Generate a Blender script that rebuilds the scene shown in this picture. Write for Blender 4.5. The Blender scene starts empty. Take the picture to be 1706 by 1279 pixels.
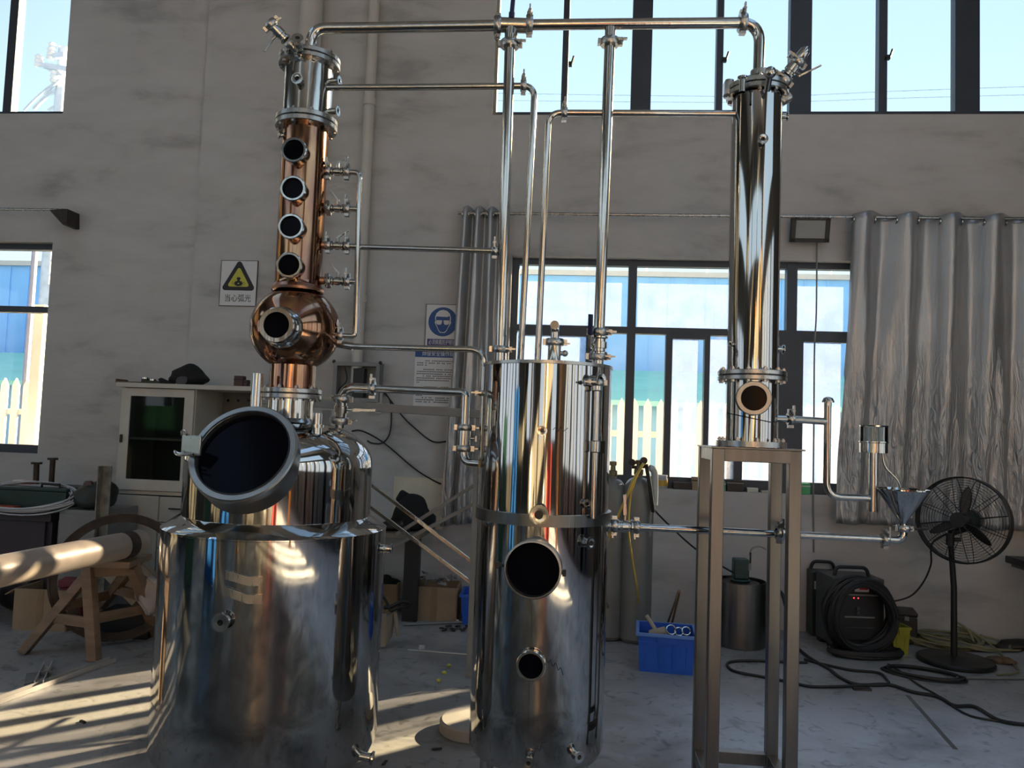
import bpy, math, random
from mathutils import Vector, Matrix
random.seed(7)
V = Vector
C = bpy.context.scene.collection
SC = bpy.context.scene
# ------------------------------------------------------------------ camera
F, CX, CY = 1280.0, 853.0, 639.5
YAW, PIT, ROL = math.radians(5.3), math.radians(3.42), math.radians(2.08)
CAM = V((0, 0, 1.45))
FWD = V((-math.sin(YAW)*math.cos(PIT), math.cos(YAW)*math.cos(PIT), math.sin(PIT)))
R0 = V((math.cos(YAW), math.sin(YAW), 0))
U0 = R0.cross(FWD)
RGT = R0*math.cos(ROL) + U0*math.sin(ROL)
UPV = -R0*math.sin(ROL) + U0*math.cos(ROL)
cd = bpy.data.cameras.new('camera'); cam = bpy.data.objects.new('camera', cd); C.objects.link(cam)
cd.sensor_width = 36; cd.sensor_fit = 'HORIZONTAL'; cd.lens = F/1706*36; cd.clip_end = 300; cd.clip_start = .05
mw = Matrix((RGT, UPV, -FWD)).transposed().to_4x4(); mw.translation = CAM
cam.matrix_world = mw
SC.camera = cam
# ------------------------------------------------------------------ sky, sun, exposure
SC.view_settings.view_transform = 'Standard'; SC.view_settings.look = 'None'
SC.view_settings.exposure = 0.60; SC.view_settings.gamma = 1.0; SC.view_settings.use_curve_mapping = False
SC.cycles.max_bounces = 10; SC.cycles.diffuse_bounces = 5; SC.cycles.glossy_bounces = 6
SC.cycles.transmission_bounces = 6; SC.cycles.transparent_max_bounces = 16
SC.cycles.use_denoising = True
SC.cycles.sample_clamp_indirect = 4.0
SC.cycles.caustics_reflective = False; SC.cycles.caustics_refractive = False
wd = bpy.data.worlds.new('sky'); SC.world = wd; wd.use_nodes = True
nt = wd.node_tree; nt.nodes.clear()
tc = nt.nodes.new('ShaderNodeTexCoord'); sx = nt.nodes.new('ShaderNodeSeparateXYZ')
rp = nt.nodes.new('ShaderNodeValToRGB'); bg = nt.nodes.new('ShaderNodeBackground'); wo = nt.nodes.new('ShaderNodeOutputWorld')
nt.links.new(tc.outputs['Generated'], sx.inputs[0]); nt.links.new(sx.outputs['Z'], rp.inputs[0])
nt.links.new(rp.outputs[0], bg.inputs[0]); nt.links.new(bg.outputs[0], wo.inputs[0])
rp.color_ramp.elements[0].position = 0.0; rp.color_ramp.elements[0].color = (.78, .86, .94, 1)
rp.color_ramp.elements[1].position = 1.0; rp.color_ramp.elements[1].color = (.36, .60, .95, 1)
e = rp.color_ramp.elements.new(.30); e.color = (.61, .80, .94, 1)
e = rp.color_ramp.elements.new(.52); e.color = (.49, .70, .92, 1)
bg.inputs[1].default_value = .95
SUNH, SUNE = (.73, .68), .404
sl = bpy.data.lights.new('sun', 'SUN'); so = bpy.data.objects.new('sun', sl); C.objects.link(so)
sl.energy = 46; sl.color = (1, .77, .45); sl.angle = math.radians(.6)
so.rotation_euler = V((SUNH[0], SUNH[1], SUNE)).to_track_quat('Z', 'Y').to_euler()
so.location = (4, 10, 9)
def area(name, loc, rot, sx_, sy_, e_, col):
    l = bpy.data.lights.new(name, 'AREA'); l.shape = 'RECTANGLE'; l.size = sx_; l.size_y = sy_; l.energy = e_; l.color = col
    o = bpy.data.objects.new(name, l); C.objects.link(o); o.location = loc; o.rotation_euler = rot; return o
# ------------------------------------------------------------------ pixel helpers (photo frame 1706 x 1279)
def ray(px, py): return FWD + RGT*((px-CX)/F) - UPV*((py-CY)/F)
def U(px, py, d): return CAM + ray(px, py)*d
def YP(px, py, y):
    r = ray(px, py); return CAM + r*((y-CAM.y)/r.y)
def ZP(px, py, z):
    r = ray(px, py); return CAM + r*((z-CAM.z)/r.z)
def proj(P):
    q = V(P)-CAM; d = q.dot(FWD); return CX+F*q.dot(RGT)/d, CY-F*q.dot(UPV)/d
def zfor(A, py):
    q = V((A[0], A[1], 0))-CAM; t = -(py-CY)/F
    return (t*q.dot(FWD)-q.dot(UPV))/(UPV.z-t*FWD.z)
def rad(w, d):
    a = w/2/F; return a*d/math.sqrt(1+a*a)
def hdir(A, deg):
    n = V((-A[0], -A[1], 0)).normalized(); r = V((-n.y, n.x, 0)); a = math.radians(deg)
    return n*math.cos(a)+r*math.sin(a)
def face(A, R, px, py):
    lo, hi = -88, 88
    for _ in range(40):
        m = (lo+hi)/2; d = hdir(A, m); P = (A[0]+d.x*R, A[1]+d.y*R); z = zfor(P, py)
        if proj((P[0], P[1], z))[0] < px: lo = m
        else: hi = m
    return d, V((P[0], P[1], z))
# ------------------------------------------------------------------ mesh helpers
class MB:
    def __init__(s): s.v = []; s.f = []
    def add(s, vs, fs):
        n = len(s.v); s.v += [V(p) for p in vs]; s.f += [tuple(i+n for i in f) for f in fs]; return s
    def obox(s, c, ax, ay, az):
        c, ax, ay, az = V(c), V(ax), V(ay), V(az)
        vs = [c+ax*i+ay*j+az*k for k in (-1, 1) for j in (-1, 1) for i in (-1, 1)]
        return s.add(vs, [(0, 2, 3, 1), (4, 5, 7, 6), (0, 1, 5, 4), (2, 6, 7, 3), (0, 4, 6, 2), (1, 3, 7, 5)])
    def box(s, c, sz, rz=0):
        m = Matrix.Rotation(rz, 3, 'Z')
        return s.obox(c, m@V((sz[0]/2, 0, 0)), m@V((0, sz[1]/2, 0)), V((0, 0, sz[2]/2)))
    def bx(s, x0, x1, y0, y1, z0, z1): return s.box(((x0+x1)/2, (y0+y1)/2, (z0+z1)/2), (x1-x0, y1-y0, z1-z0))
    def bar(s, p0, p1, w, h, up=(0, 0, 1)):
        p0, p1 = V(p0), V(p1); d = p1-p0; a = d.normalized(); u = V(up)
        if abs(a.dot(u)) > .98: u = V((0, 1, 0))
        x = a.cross(u).normalized(); y = x.cross(a)
        return s.obox((p0+p1)/2, d/2, x*w/2, y*h/2)
    def tube(s, pts, r, seg=10, cap=True, closed=False):
        pts = [V(p) for p in pts]; n = len(pts); rs = r if isinstance(r, (list, tuple)) else [r]*n
        tan = []
        for i in range(n):
            a = pts[(i-1) % n] if (closed or i > 0) else pts[i]; b = pts[(i+1) % n] if (closed or i < n-1) else pts[i]
            t = b-a; tan.append(t.normalized() if t.length > 1e-9 else V((0, 0, 1)))
        u = tan[0].orthogonal().normalized(); vs = []
        for i in range(n):
            u = (u-tan[i]*u.dot(tan[i]));
            u = u.normalized() if u.length > 1e-6 else tan[i].orthogonal().normalized()
            w = tan[i].cross(u)
            for k in range(seg):
                a = 2*math.pi*k/seg; vs.append(pts[i]+(u*math.cos(a)+w*math.sin(a))*rs[i])
        fs = []
        for i in range(n if closed else n-1):
            j = (i+1) % n
            for k in range(seg):
                l = (k+1) % seg; fs.append((i*seg+k, i*seg+l, j*seg+l, j*seg+k))
        if cap and not closed:
            fs.append(tuple(range(seg-1, -1, -1))); fs.append(tuple((n-1)*seg+k for k in range(seg)))
        return s.add(vs, fs)
    def lathe(s, o, ax, prof, seg=32):
        o = V(o); ax = V(ax).normalized(); u = ax.orthogonal().normalized() if abs(ax.z) < .999 else V((1, 0, 0)); w = ax.cross(u)
        vs = []; fs = []; rows = []
        for r, h in prof:
            if r < 1e-6: rows.append([len(vs)]); vs.append(o+ax*h)
            else:
                rows.append(list(range(len(vs), len(vs)+seg)))
                for k in range(seg):
                    a = 2*math.pi*k/seg; vs.append(o+ax*h+(u*math.cos(a)+w*math.sin(a))*r)
        for A, B in zip(rows, rows[1:]):
            for k in range(seg):
                l = (k+1) % seg
                if len(A) == 1 and len(B) == 1: break
                if len(A) == 1: fs.append((A[0], B[l], B[k]))
                elif len(B) == 1: fs.append((A[k], A[l], B[0]))
                else: fs.append((A[k], A[l], B[l], B[k]))
        return s.add(vs, fs)
    def cyl(s, p0, p1, r, seg=16, r2=None):
        p0, p1 = V(p0), V(p1); h = (p1-p0).length; r2 = r if r2 is None else r2
        return s.lathe(p0, p1-p0, [(0, 0), (r, 0), (r2, h), (0, h)], seg)
    def ring(s, o, ax, ri, ro, t, seg=32):
        return s.lathe(o, ax, [(ri, -t/2), (ro, -t/2), (ro, t/2), (ri, t/2), (ri, -t/2)], seg)
    def ball(s, o, r, seg=16, sc=(1, 1, 1)):
        n0 = len(s.v); k = max(5, seg//2)
        s.lathe(o, (0, 0, 1), [(r*math.sin(math.pi*i/k), -r*math.cos(math.pi*i/k)) for i in range(k+1)], seg)
        o = V(o)
        for i in range(n0, len(s.v)):
            d = s.v[i]-o; s.v[i] = o+V((d.x*sc[0], d.y*sc[1], d.z*sc[2]))
        return s
    def prism(s, pts, o, ux, uy, depth):
        o, ux, uy = V(o), V(ux), V(uy); n = len(pts); dz = ux.cross(uy).normalized()*depth
        vs = [o+ux*a+uy*b for a, b in pts]; vs += [p+dz for p in vs]
        fs = [tuple(range(n-1, -1, -1)), tuple(range(n, 2*n))]+[(i, (i+1) % n, n+(i+1) % n, n+i) for i in range(n)]
        return s.add(vs, fs)
    def grid(s, fn, nu, nv):
        vs = [fn(i/nu, j/nv) for j in range(nv+1) for i in range(nu+1)]
        return s.add(vs, [(j*(nu+1)+i, j*(nu+1)+i+1, (j+1)*(nu+1)+i+1, (j+1)*(nu+1)+i) for j in range(nv) for i in range(nu)])
    def jit(s, a):
        for p in s.v: p += V((random.uniform(-a, a), random.uniform(-a, a), random.uniform(-a, a)))
        return s
def fillet(pts, r, n=6):
    pts = [V(p) for p in pts]; out = [pts[0]]
    for i in range(1, len(pts)-1):
        a = pts[i-1]-pts[i]; b = pts[i+1]-pts[i]; k = min(r, a.length*.49, b.length*.49)
        p, q = pts[i]+a.normalized()*k, pts[i]+b.normalized()*k
        for j in range(n+1):
            t = j/n; out.append(p*(1-t)**2+pts[i]*2*t*(1-t)+q*t*t)
    out.append(pts[-1]); return out
def spline(pts, n=8, closed=False):
    pts = [V(p) for p in pts]; m = len(pts); out = []
    for i in range(m if closed else m-1):
        if closed: p0, p1, p2, p3 = pts[(i-1) % m], pts[i], pts[(i+1) % m], pts[(i+2) % m]
        else: p0, p1, p2, p3 = pts[max(i-1, 0)], pts[i], pts[i+1], pts[min(i+2, m-1)]
        for k in range(n):
            t = k/n
            out.append(.5*((2*p1)+(p2-p0)*t+(2*p0-5*p1+4*p2-p3)*t*t+(3*p1-p0-3*p2+p3)*t**3))
    if not closed: out.append(pts[-1])
    return out
W = {}
def obj(name, mb, m, parent=None, ang=35, bev=0, label=None):
    me = bpy.data.meshes.new(name)
    if parent is not None: org = W[parent]
    else:
        xs = [p.x for p in mb.v]; ys = [p.y for p in mb.v]; zs = [p.z for p in mb.v]
        org = V(((min(xs)+max(xs))/2, (min(ys)+max(ys))/2, min(zs)))
    me.from_pydata([p-org for p in mb.v], [], mb.f); me.validate(); me.update()
    me.materials.append(m)
    if ang:
        me.polygons.foreach_set('use_smooth', [True]*len(me.polygons)); me.set_sharp_from_angle(angle=math.radians(ang))
    o = bpy.data.objects.new(name, me); C.objects.link(o); W[o.name] = org; W[o] = org
    if parent is not None: o.parent = parent
    else: o.location = org
    if bev:
        b = o.modifiers.new('bevel', 'BEVEL'); b.width = bev; b.segments = 2; b.limit_method = 'ANGLE'
    if label: o['label'] = label
    return o
def tag(o, label, cat, group=None, kind=None):
    o['label'] = label; o['category'] = cat
    if group: o['group'] = group
    if kind: o['kind'] = kind
    return o
def thing(name, label, cat, loc, group=None):
    o = bpy.data.objects.new(name, None); C.objects.link(o); o.location = loc; o.empty_display_size = .1
    W[o] = V(loc); return tag(o, label, cat, group)
def struct(name, mb, m, parent=None, **k):
    o = obj(name, mb, m, parent, **k)
    if parent is None: o['kind'] = 'structure'
    return o
def inst(name, me, loc, parent, rot=None):
    o = bpy.data.objects.new(name, me); C.objects.link(o); o.parent = parent; o.location = V(loc)-W[parent]; W[o] = W[parent]
    if rot is not None: o.rotation_euler = rot
    return o
# ------------------------------------------------------------------ materials
def mat(name, c, rough=.5, metal=0., var=.12, scale=6., bump=0., bscale=30., stretch=(1, 1, 1), spec=None, rvar=0., alpha=None, emit=None):
    m = bpy.data.materials.new(name); m.use_nodes = True; n = m.node_tree.nodes; l = m.node_tree.links; b = n['Principled BSDF']
    b.inputs['Roughness'].default_value = rough; b.inputs['Metallic'].default_value = metal
    if spec is not None: b.inputs['Specular IOR Level'].default_value = spec
    t = n.new('ShaderNodeTexCoord'); mp = n.new('ShaderNodeMapping'); mp.inputs['Scale'].default_value = stretch
    l.new(t.outputs['Object'], mp.inputs[0])
    nz = n.new('ShaderNodeTexNoise'); nz.inputs['Scale'].default_value = scale; nz.inputs['Detail'].default_value = 4
    l.new(mp.outputs[0], nz.inputs['Vector'])
    mr = n.new('ShaderNodeMapRange'); mr.inputs[1].default_value = .3; mr.inputs[2].default_value = .7
    mr.inputs[3].default_value = 1-var; mr.inputs[4].default_value = 1+var; l.new(nz.outputs[0], mr.inputs[0])
    mx = n.new('ShaderNodeMix'); mx.data_type = 'RGBA'; mx.blend_type = 'MULTIPLY'; mx.inputs[0].default_value = 1
    mx.inputs[6].default_value = (*c, 1); l.new(mr.outputs[0], mx.inputs[7]); l.new(mx.outputs[2], b.inputs['Base Color'])
    if rvar:
        m2 = n.new('ShaderNodeMapRange'); m2.inputs[1].default_value = .3; m2.inputs[2].default_value = .7
        m2.inputs[3].default_value = max(.02, rough-rvar); m2.inputs[4].default_value = rough+rvar; l.new(nz.outputs[0], m2.inputs[0]); l.new(m2.outputs[0], b.inputs['Roughness'])
    if bump:
        n2 = n.new('ShaderNodeTexNoise'); n2.inputs['Scale'].default_value = bscale; n2.inputs['Detail'].default_value = 3
        l.new(mp.outputs[0], n2.inputs['Vector']); bp = n.new('ShaderNodeBump'); bp.inputs['Strength'].default_value = bump; bp.inputs['Distance'].default_value = .02
        l.new(n2.outputs[0], bp.inputs['Height']); l.new(bp.outputs[0], b.inputs['Normal'])
    if emit: b.inputs['Emission Color'].default_value = (*emit[0], 1); b.inputs['Emission Strength'].default_value = emit[1]
    return m
STEEL = mat('mirror_steel', (.47, .46, .445), .06, 1, .05, 3, .16, 1.0, (5, 5, .5), rvar=.02)
PIPE = mat('pipe_steel', (.52, .505, .475), .13, 1, .08, 12, .05, 6, (4, 4, 1))
RIMST = mat('dull_rim_steel', (.40, .40, .385), .34, .95, .1)
SATIN = mat('satin_steel', (.45, .44, .42), .28, 1, .10, 4, .02, 60, (8, 8, 1), rvar=.05)
BRUSH = mat('brushed_steel', (.19, .187, .18), .34, 1, .12, 5, .05, 80, (6, 6, .4), rvar=.06)
COPPER = mat('copper', (.50, .29, .19), .12, 1, .10, 5, .18, 1.6, (3, 3, 1), rvar=.04)
def copper_nodes(m):
    n = m.node_tree.nodes; l = m.node_tree.links; b = n['Principled BSDF']
    t = n.new('ShaderNodeTexCoord'); mp = n.new('ShaderNodeMapping'); mp.inputs['Scale'].default_value = (9, 9, 2.2); l.new(t.outputs['Object'], mp.inputs[0])
    z = n.new('ShaderNodeTexNoise'); z.inputs['Scale'].default_value = 1.6; z.inputs['Detail'].default_value = 6; z.inputs['Distortion'].default_value = .8; l.new(mp.outputs[0], z.inputs['Vector'])
    cr = n.new('ShaderNodeValToRGB'); l.new(z.outputs[0], cr.inputs[0]); cr.color_ramp.elements[0].position = .30; cr.color_ramp.elements[0].color = (.20, .095, .078, 1); cr.color_ramp.elements[1].position = .70; cr.color_ramp.elements[1].color = (.47, .285, .155, 1)
    e = cr.color_ramp.elements.new(.42); e.color = (.28, .14, .10, 1); e = cr.color_ramp.elements.new(.54); e.color = (.36, .195, .115, 1)
    l.new(cr.outputs[0], b.inputs['Base Color'])
copper_nodes(COPPER)
COPPERD = mat('tarnished_copper', (.42, .23, .16), .30, 1, .35, 20)
VOID = mat('dark_bore', (.006, .006, .008), .25, 0, .1)  # black colour stands in for the shade inside bores and holes
DGLASS = mat('dark_sight_glass', (.003, .003, .006), .12, 0, .1, spec=.05)
BLK = mat('black_plastic', (.012, .012, .013), .45, 0, .2, bump=.05, bscale=60)
RUB = mat('black_rubber', (.010, .010, .011), .55, 0, .25)
CLOTHK = mat('black_cloth', (.008, .008, .009), .85, 0, .3, 9, .4, 14)
BLUEH = mat('blue_handle', (.012, .020, .075), .4, 0, .1)
IRON = mat('dark_iron', (.055, .043, .038), .5, .6, .35, 9, .15, 40)
FRAMEM = mat('window_aluminium', (.050, .062, .082), .45, .2, .08)
SHADEW = mat('grimy_grey_wall', (.115, .108, .092), .8, 0, .3, 1.5)  # unseen walls: shade put into the colour, dimming reflections and bounce
PLASTER = mat('wall_plaster', (.60, .575, .54), .85, 0, .0)
WHITEP = mat('white_paint_pipe', (.60, .57, .52), .5, 0, .05)
WOOD = mat('worn_wood', (.26, .175, .115), .6, 0, .28, 4, .15, 20, (1, 1, 5))
CARD = mat('cardboard', (.36, .255, .16), .8, 0, .12, 5)
CARDL = mat('pale_cardboard', (.46, .36, .25), .8, 0, .12, 5)
BEIGE = mat('aged_cream_paint', (.56, .525, .455), .55, 0, .10, 4, .05, 30)
GREYP = mat('grey_painted_metal', (.24, .24, .235), .5, .2, .12)
BLUEP = mat('blue_plastic', (.022, .13, .62), .38, 0, .08, spec=.5)
WHITE = mat('white_print', (.72, .72, .72), .5, 0, .03)
SIGNBLUE = mat('sign_blue', (.012, .075, .26), .45, 0, .05)
SIGNNAVY = mat('sign_navy', (.05, .045, .20), .45, 0, .05)
YEL = mat('sign_yellow', (.58, .55, .07), .5, 0, .05)
INK = mat('black_print', (.014, .012, .016), .5, 0, .05)
def setup_wall(m, streak):
    n = m.node_tree.nodes; l = m.node_tree.links; b = n['Principled BSDF']
    t = n.new('ShaderNodeTexCoord'); mp = n.new('ShaderNodeMapping'); mp.inputs['Scale'].default_value = (.8, .8, 2.2); l.new(t.outputs['Object'], mp.inputs[0])
    nz = n.new('ShaderNodeTexNoise'); nz.inputs['Scale'].default_value = 1.5; nz.inputs['Detail'].default_value = 6; nz.inputs['Roughness'].default_value = .6; nz.inputs['Distortion'].default_value = .25
    l.new(mp.outputs[0], nz.inputs['Vector'])
    cr = n.new('ShaderNodeValToRGB'); l.new(nz.outputs[0], cr.inputs[0])
    cr.color_ramp.elements[0].position = .30; cr.color_ramp.elements[0].color = (.355, .345, .335, 1)
    cr.color_ramp.elements[1].position = .62; cr.color_ramp.elements[1].color = (.57, .56, .55, 1)
    e = cr.color_ramp.elements.new(.46); e.color = (.52, .51, .495, 1)
    l.new(cr.outputs[0], b.inputs['Base Color'])
    n2 = n.new('ShaderNodeTexNoise'); n2.inputs['Scale'].default_value = 5; n2.inputs['Detail'].default_value = 5; l.new(mp.outputs[0], n2.inputs['Vector'])
    bp = n.new('ShaderNodeBump'); bp.inputs['Strength'].default_value = .22; bp.inputs['Distance'].default_value = .03; l.new(n2.outputs[0], bp.inputs['Height']); l.new(bp.outputs[0], b.inputs['Normal'])
setup_wall(PLASTER, 1)
XL0, XR0, YB0, YW0 = -8.5, 4.9, -8.0, 6.40
def floor_mat():
    m = mat('concrete_floor', (.3, .29, .28), .5, 0, 0, spec=.22); n = m.node_tree.nodes; l = m.node_tree.links; b = n['Principled BSDF']
    t = n.new('ShaderNodeTexCoord'); a = n.new('ShaderNodeTexNoise'); a.inputs['Scale'].default_value = 1.3; a.inputs['Detail'].default_value = 8; a.inputs['Roughness'].default_value = .6; a.inputs['Distortion'].default_value = .9
    l.new(t.outputs['Object'], a.inputs['Vector'])
    cr = n.new('ShaderNodeValToRGB'); l.new(a.outputs[0], cr.inputs[0])
    cr.color_ramp.elements[0].position = .28; cr.color_ramp.elements[0].color = (.20, .195, .188, 1)
    cr.color_ramp.elements[1].position = .66; cr.color_ramp.elements[1].color = (.42, .41, .40, 1)
    e = cr.color_ramp.elements.new(.45); e.color = (.33, .322, .31, 1)
    g = n.new('ShaderNodeTexNoise'); g.inputs['Scale'].default_value = 9; g.inputs['Detail'].default_value = 6; g.inputs['Distortion'].default_value = 1.5; l.new(t.outputs['Object'], g.inputs['Vector'])
    c2 = n.new('ShaderNodeValToRGB'); l.new(g.outputs[0], c2.inputs[0]); c2.color_ramp.elements[0].position = .30; c2.color_ramp.elements[0].color = (.42, .42, .42, 1); c2.color_ramp.elements[1].position = .44; c2.color_ramp.elements[1].color = (1, 1, 1, 1)
    mx = n.new('ShaderNodeMix'); mx.data_type = 'RGBA'; mx.blend_type = 'MULTIPLY'; mx.inputs[0].default_value = .7
    l.new(cr.outputs[0], mx.inputs[6]); l.new(c2.outputs[0], mx.inputs[7]); l.new(mx.outputs[2], b.inputs['Base Color'])
    ps = n.new('ShaderNodeSeparateXYZ'); l.new(t.outputs['Object'], ps.inputs[0])       # shade painted dark before the still, bluish window sheen painted on the paler bay
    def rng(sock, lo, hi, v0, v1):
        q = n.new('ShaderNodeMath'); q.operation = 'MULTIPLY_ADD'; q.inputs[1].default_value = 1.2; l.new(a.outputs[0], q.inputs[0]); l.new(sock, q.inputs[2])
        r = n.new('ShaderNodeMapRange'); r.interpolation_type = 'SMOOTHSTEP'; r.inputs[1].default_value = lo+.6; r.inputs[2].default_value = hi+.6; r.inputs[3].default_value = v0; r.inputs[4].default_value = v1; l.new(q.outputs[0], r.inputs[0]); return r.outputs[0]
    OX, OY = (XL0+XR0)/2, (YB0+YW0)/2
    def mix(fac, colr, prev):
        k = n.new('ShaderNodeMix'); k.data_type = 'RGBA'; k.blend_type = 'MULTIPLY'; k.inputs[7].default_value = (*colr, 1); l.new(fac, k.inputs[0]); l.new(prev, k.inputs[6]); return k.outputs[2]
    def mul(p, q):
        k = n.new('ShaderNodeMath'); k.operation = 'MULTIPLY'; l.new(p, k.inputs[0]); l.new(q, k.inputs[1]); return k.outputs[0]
    floor_shade = mul(rng(ps.outputs['Y'], 2.0-OY, 2.9-OY, 1, 0), rng(ps.outputs['X'], .6-OX, 1.5-OX, 1, 0))
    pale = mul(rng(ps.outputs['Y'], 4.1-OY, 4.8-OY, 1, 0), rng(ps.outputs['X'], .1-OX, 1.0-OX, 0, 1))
    o1 = mix(floor_shade, (.22, .22, .22), mx.outputs[2]); o2 = mix(pale, (1.75, 1.88, 2.10), o1); l.new(o2, b.inputs['Base Color'])
    mr = n.new('ShaderNodeMapRange'); mr.inputs[1].default_value = .35; mr.inputs[2].default_value = .65; mr.inputs[3].default_value = .60; mr.inputs[4].default_value = .34
    l.new(a.outputs[0], mr.inputs[0]); l.new(mr.outputs[0], b.inputs['Roughness'])
    bp = n.new('ShaderNodeBump'); bp.inputs['Strength'].default_value = .25; bp.inputs['Distance'].default_value = .012; l.new(g.outputs[0], bp.inputs['Height']); l.new(bp.outputs[0], b.inputs['Normal'])
    return m
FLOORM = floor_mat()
def glass_mat(name, tint, refl):
    m = bpy.data.materials.new(name); m.use_nodes = True; n = m.node_tree.nodes; l = m.node_tree.links; n.clear()
    o = n.new('ShaderNodeOutputMaterial'); tr = n.new('ShaderNodeBsdfTransparent'); tr.inputs[0].default_value = (*tint, 1)
    g = n.new('ShaderNodeBsdfGlossy'); g.inputs['Roughness'].default_value = .03; fr = n.new('ShaderNodeFresnel'); fr.inputs[0].default_value = 1.35
    mu = n.new('ShaderNodeMath'); mu.operation = 'MULTIPLY'; mu.inputs[1].default_value = refl; l.new(fr.outputs[0], mu.inputs[0])
    x = n.new('ShaderNodeMixShader'); l.new(mu.outputs[0], x.inputs[0]); l.new(tr.outputs[0], x.inputs[1]); l.new(g.outputs[0], x.inputs[2]); l.new(x.outputs[0], o.inputs[0])
    return m
GLASS = glass_mat('window_glass', (.96, .98, 1), .7)
def film_mat(name, col, clear):
    m = bpy.data.materials.new(name); m.use_nodes = True; n = m.node_tree.nodes; l = m.node_tree.links; n.clear()
    o = n.new('ShaderNodeOutputMaterial'); tr = n.new('ShaderNodeBsdfTransparent'); tl = n.new('ShaderNodeBsdfTranslucent'); df = n.new('ShaderNodeBsdfDiffuse')
    tl.inputs[0].default_value = (*col, 1); df.inputs[0].default_value = (.7, .7, .72, 1); tr.inputs[0].default_value = (.95, .95, 1, 1)
    t = n.new('ShaderNodeTexCoord'); nz = n.new('ShaderNodeTexNoise'); nz.inputs['Scale'].default_value = 5; nz.inputs['Detail'].default_value = 5; l.new(t.outputs['Object'], nz.inputs['Vector'])
    mr = n.new('ShaderNodeMapRange'); mr.inputs[1].default_value = .3; mr.inputs[2].default_value = .7; mr.inputs[3].default_value = max(0, clear-.12); mr.inputs[4].default_value = clear+.12; l.new(nz.outputs[0], mr.inputs[0])
    a = n.new('ShaderNodeMixShader'); a.inputs[0].default_value = .2; l.new(tl.outputs[0], a.inputs[1]); l.new(df.outputs[0], a.inputs[2])
    x = n.new('ShaderNodeMixShader'); l.new(mr.outputs[0], x.inputs[0]); l.new(a.outputs[0], x.inputs[1]); l.new(tr.outputs[0], x.inputs[2]); l.new(x.outputs[0], o.inputs[0])
    return m
FILM = film_mat('frosted_window_film', (.44, .54, .82), .66)
# ================================================================== SETTING
YW, TH = 6.14, .26            # inner face of the rear wall, its thickness
YF = YW+.11                   # window frame plane
XL, XR, YB, ZC = -8.5, 4.9, -8.0, 7.2
def wx(px, py): return YP(px, py, YW).x
def wz(px, py): return YP(px, py, YW).z
holes = [(wx(-420, 90), wx(111, 100), wz(60, 189), 6.2), (wx(-420, 580), wx(75, 580), wz(40, 755), wz(60, 403)),
         (wx(817, 90), XR-.25, wz(1000, 191), 6.2), (wx(846, 620), wx(1760, 620), wz(1085, 813), wz(1100, 430))]
def wall_holes(name, axis, pos, th, lo, hi, z0, z1, hs, m=None):
    xs = sorted({lo, hi}|{h[0] for h in hs}|{h[1] for h in hs}); zs = sorted({z0, z1}|{h[2] for h in hs}|{h[3] for h in hs})
    mb = MB()
    def P(a, b, z): return (a, b, z) if axis == 'y' else (b, a, z)
    for i in range(len(xs)-1):
        for k in range(len(zs)-1):
            a, b, c, d = xs[i], xs[i+1], zs[k], zs[k+1]; mx, mz = (a+b)/2, (c+d)/2
            if any(h[0] < mx < h[1] and h[2] < mz < h[3] for h in hs): continue
            for q in (pos, pos+th): mb.add([P(a, q, c), P(b, q, c), P(b, q, d), P(a, q, d)], [(0, 1, 2, 3)])
    for a, b, c, d in hs:
        for e in (((a, c), (b, c)), ((b, c), (b, d)), ((b, d), (a, d)), ((a, d), (a, c))):
            (p, r), (s, t) = e; mb.add([P(p, pos, r), P(s, pos, t), P(s, pos+th, t), P(p, pos+th, r)], [(0, 1, 2, 3)])
    return struct(name, mb, m or PLASTER, ang=0)
wall_back = wall_holes('wall_back', 'y', YW, TH, XL, XR, 0, ZC, holes)
wall_holes('wall_right', 'x', XR, .25, YB, YW+TH, 0, ZC, [(-4.6, 2.7, 0, 3.4), (-6.5, 1.5, 4.0, 6.2)], SHADEW)  # low opening added to spill bluish fill over the floor
wall_holes('wall_left', 'x', XL-.25, .25, YB, YW+TH, 0, ZC, [(-4.5, 2.6, .9, 3.3), (-5.5, 2.5, 4.6, 5.8)], SHADEW)  # low opening added to brighten the lower rear wall
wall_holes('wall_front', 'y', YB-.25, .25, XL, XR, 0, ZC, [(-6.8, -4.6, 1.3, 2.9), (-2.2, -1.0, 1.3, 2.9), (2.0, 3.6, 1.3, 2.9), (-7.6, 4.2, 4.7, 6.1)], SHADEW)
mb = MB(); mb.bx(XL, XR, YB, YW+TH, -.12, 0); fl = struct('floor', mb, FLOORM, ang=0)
mb = MB(); p, q = ZP(1512, 1158, 0), ZP(1592, 1248, 0); mb.bar(p+V((0, 0, -.004)), q+V((0, 0, -.004)), .022, .012); struct('floor_joint', mb, mat('dirty_joint', (.15, .148, .14), .8), fl, ang=0)
ROOFM = mat('roof_sheet', (.42, .43, .44), .6, .2, .08)
mb = MB()
sky_strips = [(-5.6, -4.2), (1.8, 3.2)]  # unseen roof openings added for fill light
xs = [XL]+[x for s_ in sky_strips for x in s_]+[XR]
for i in range(0, len(xs), 2): mb.bx(xs[i], xs[i+1], YB, YW+TH, ZC, ZC+.1)
for a, b in sky_strips: mb.bx(a, b, YB, YB+1, ZC, ZC+.1); mb.bx(a, b, YW-1.2, YW+TH, ZC, ZC+.1)
cl = struct('ceiling', mb, ROOFM, ang=0)
for a, b in sky_strips:
    mb = MB(); mb.bx(a, b, YB+1, YW-1.2, ZC+.03, ZC+.04); struct('skylight_panel', mb, GLASS, cl, ang=0)
mb = MB()
for x in (-8.3, -4.2, 0, 4.7): mb.bx(x-.15, x+.15, YB+.01, YB+.3, 0, ZC)
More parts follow.
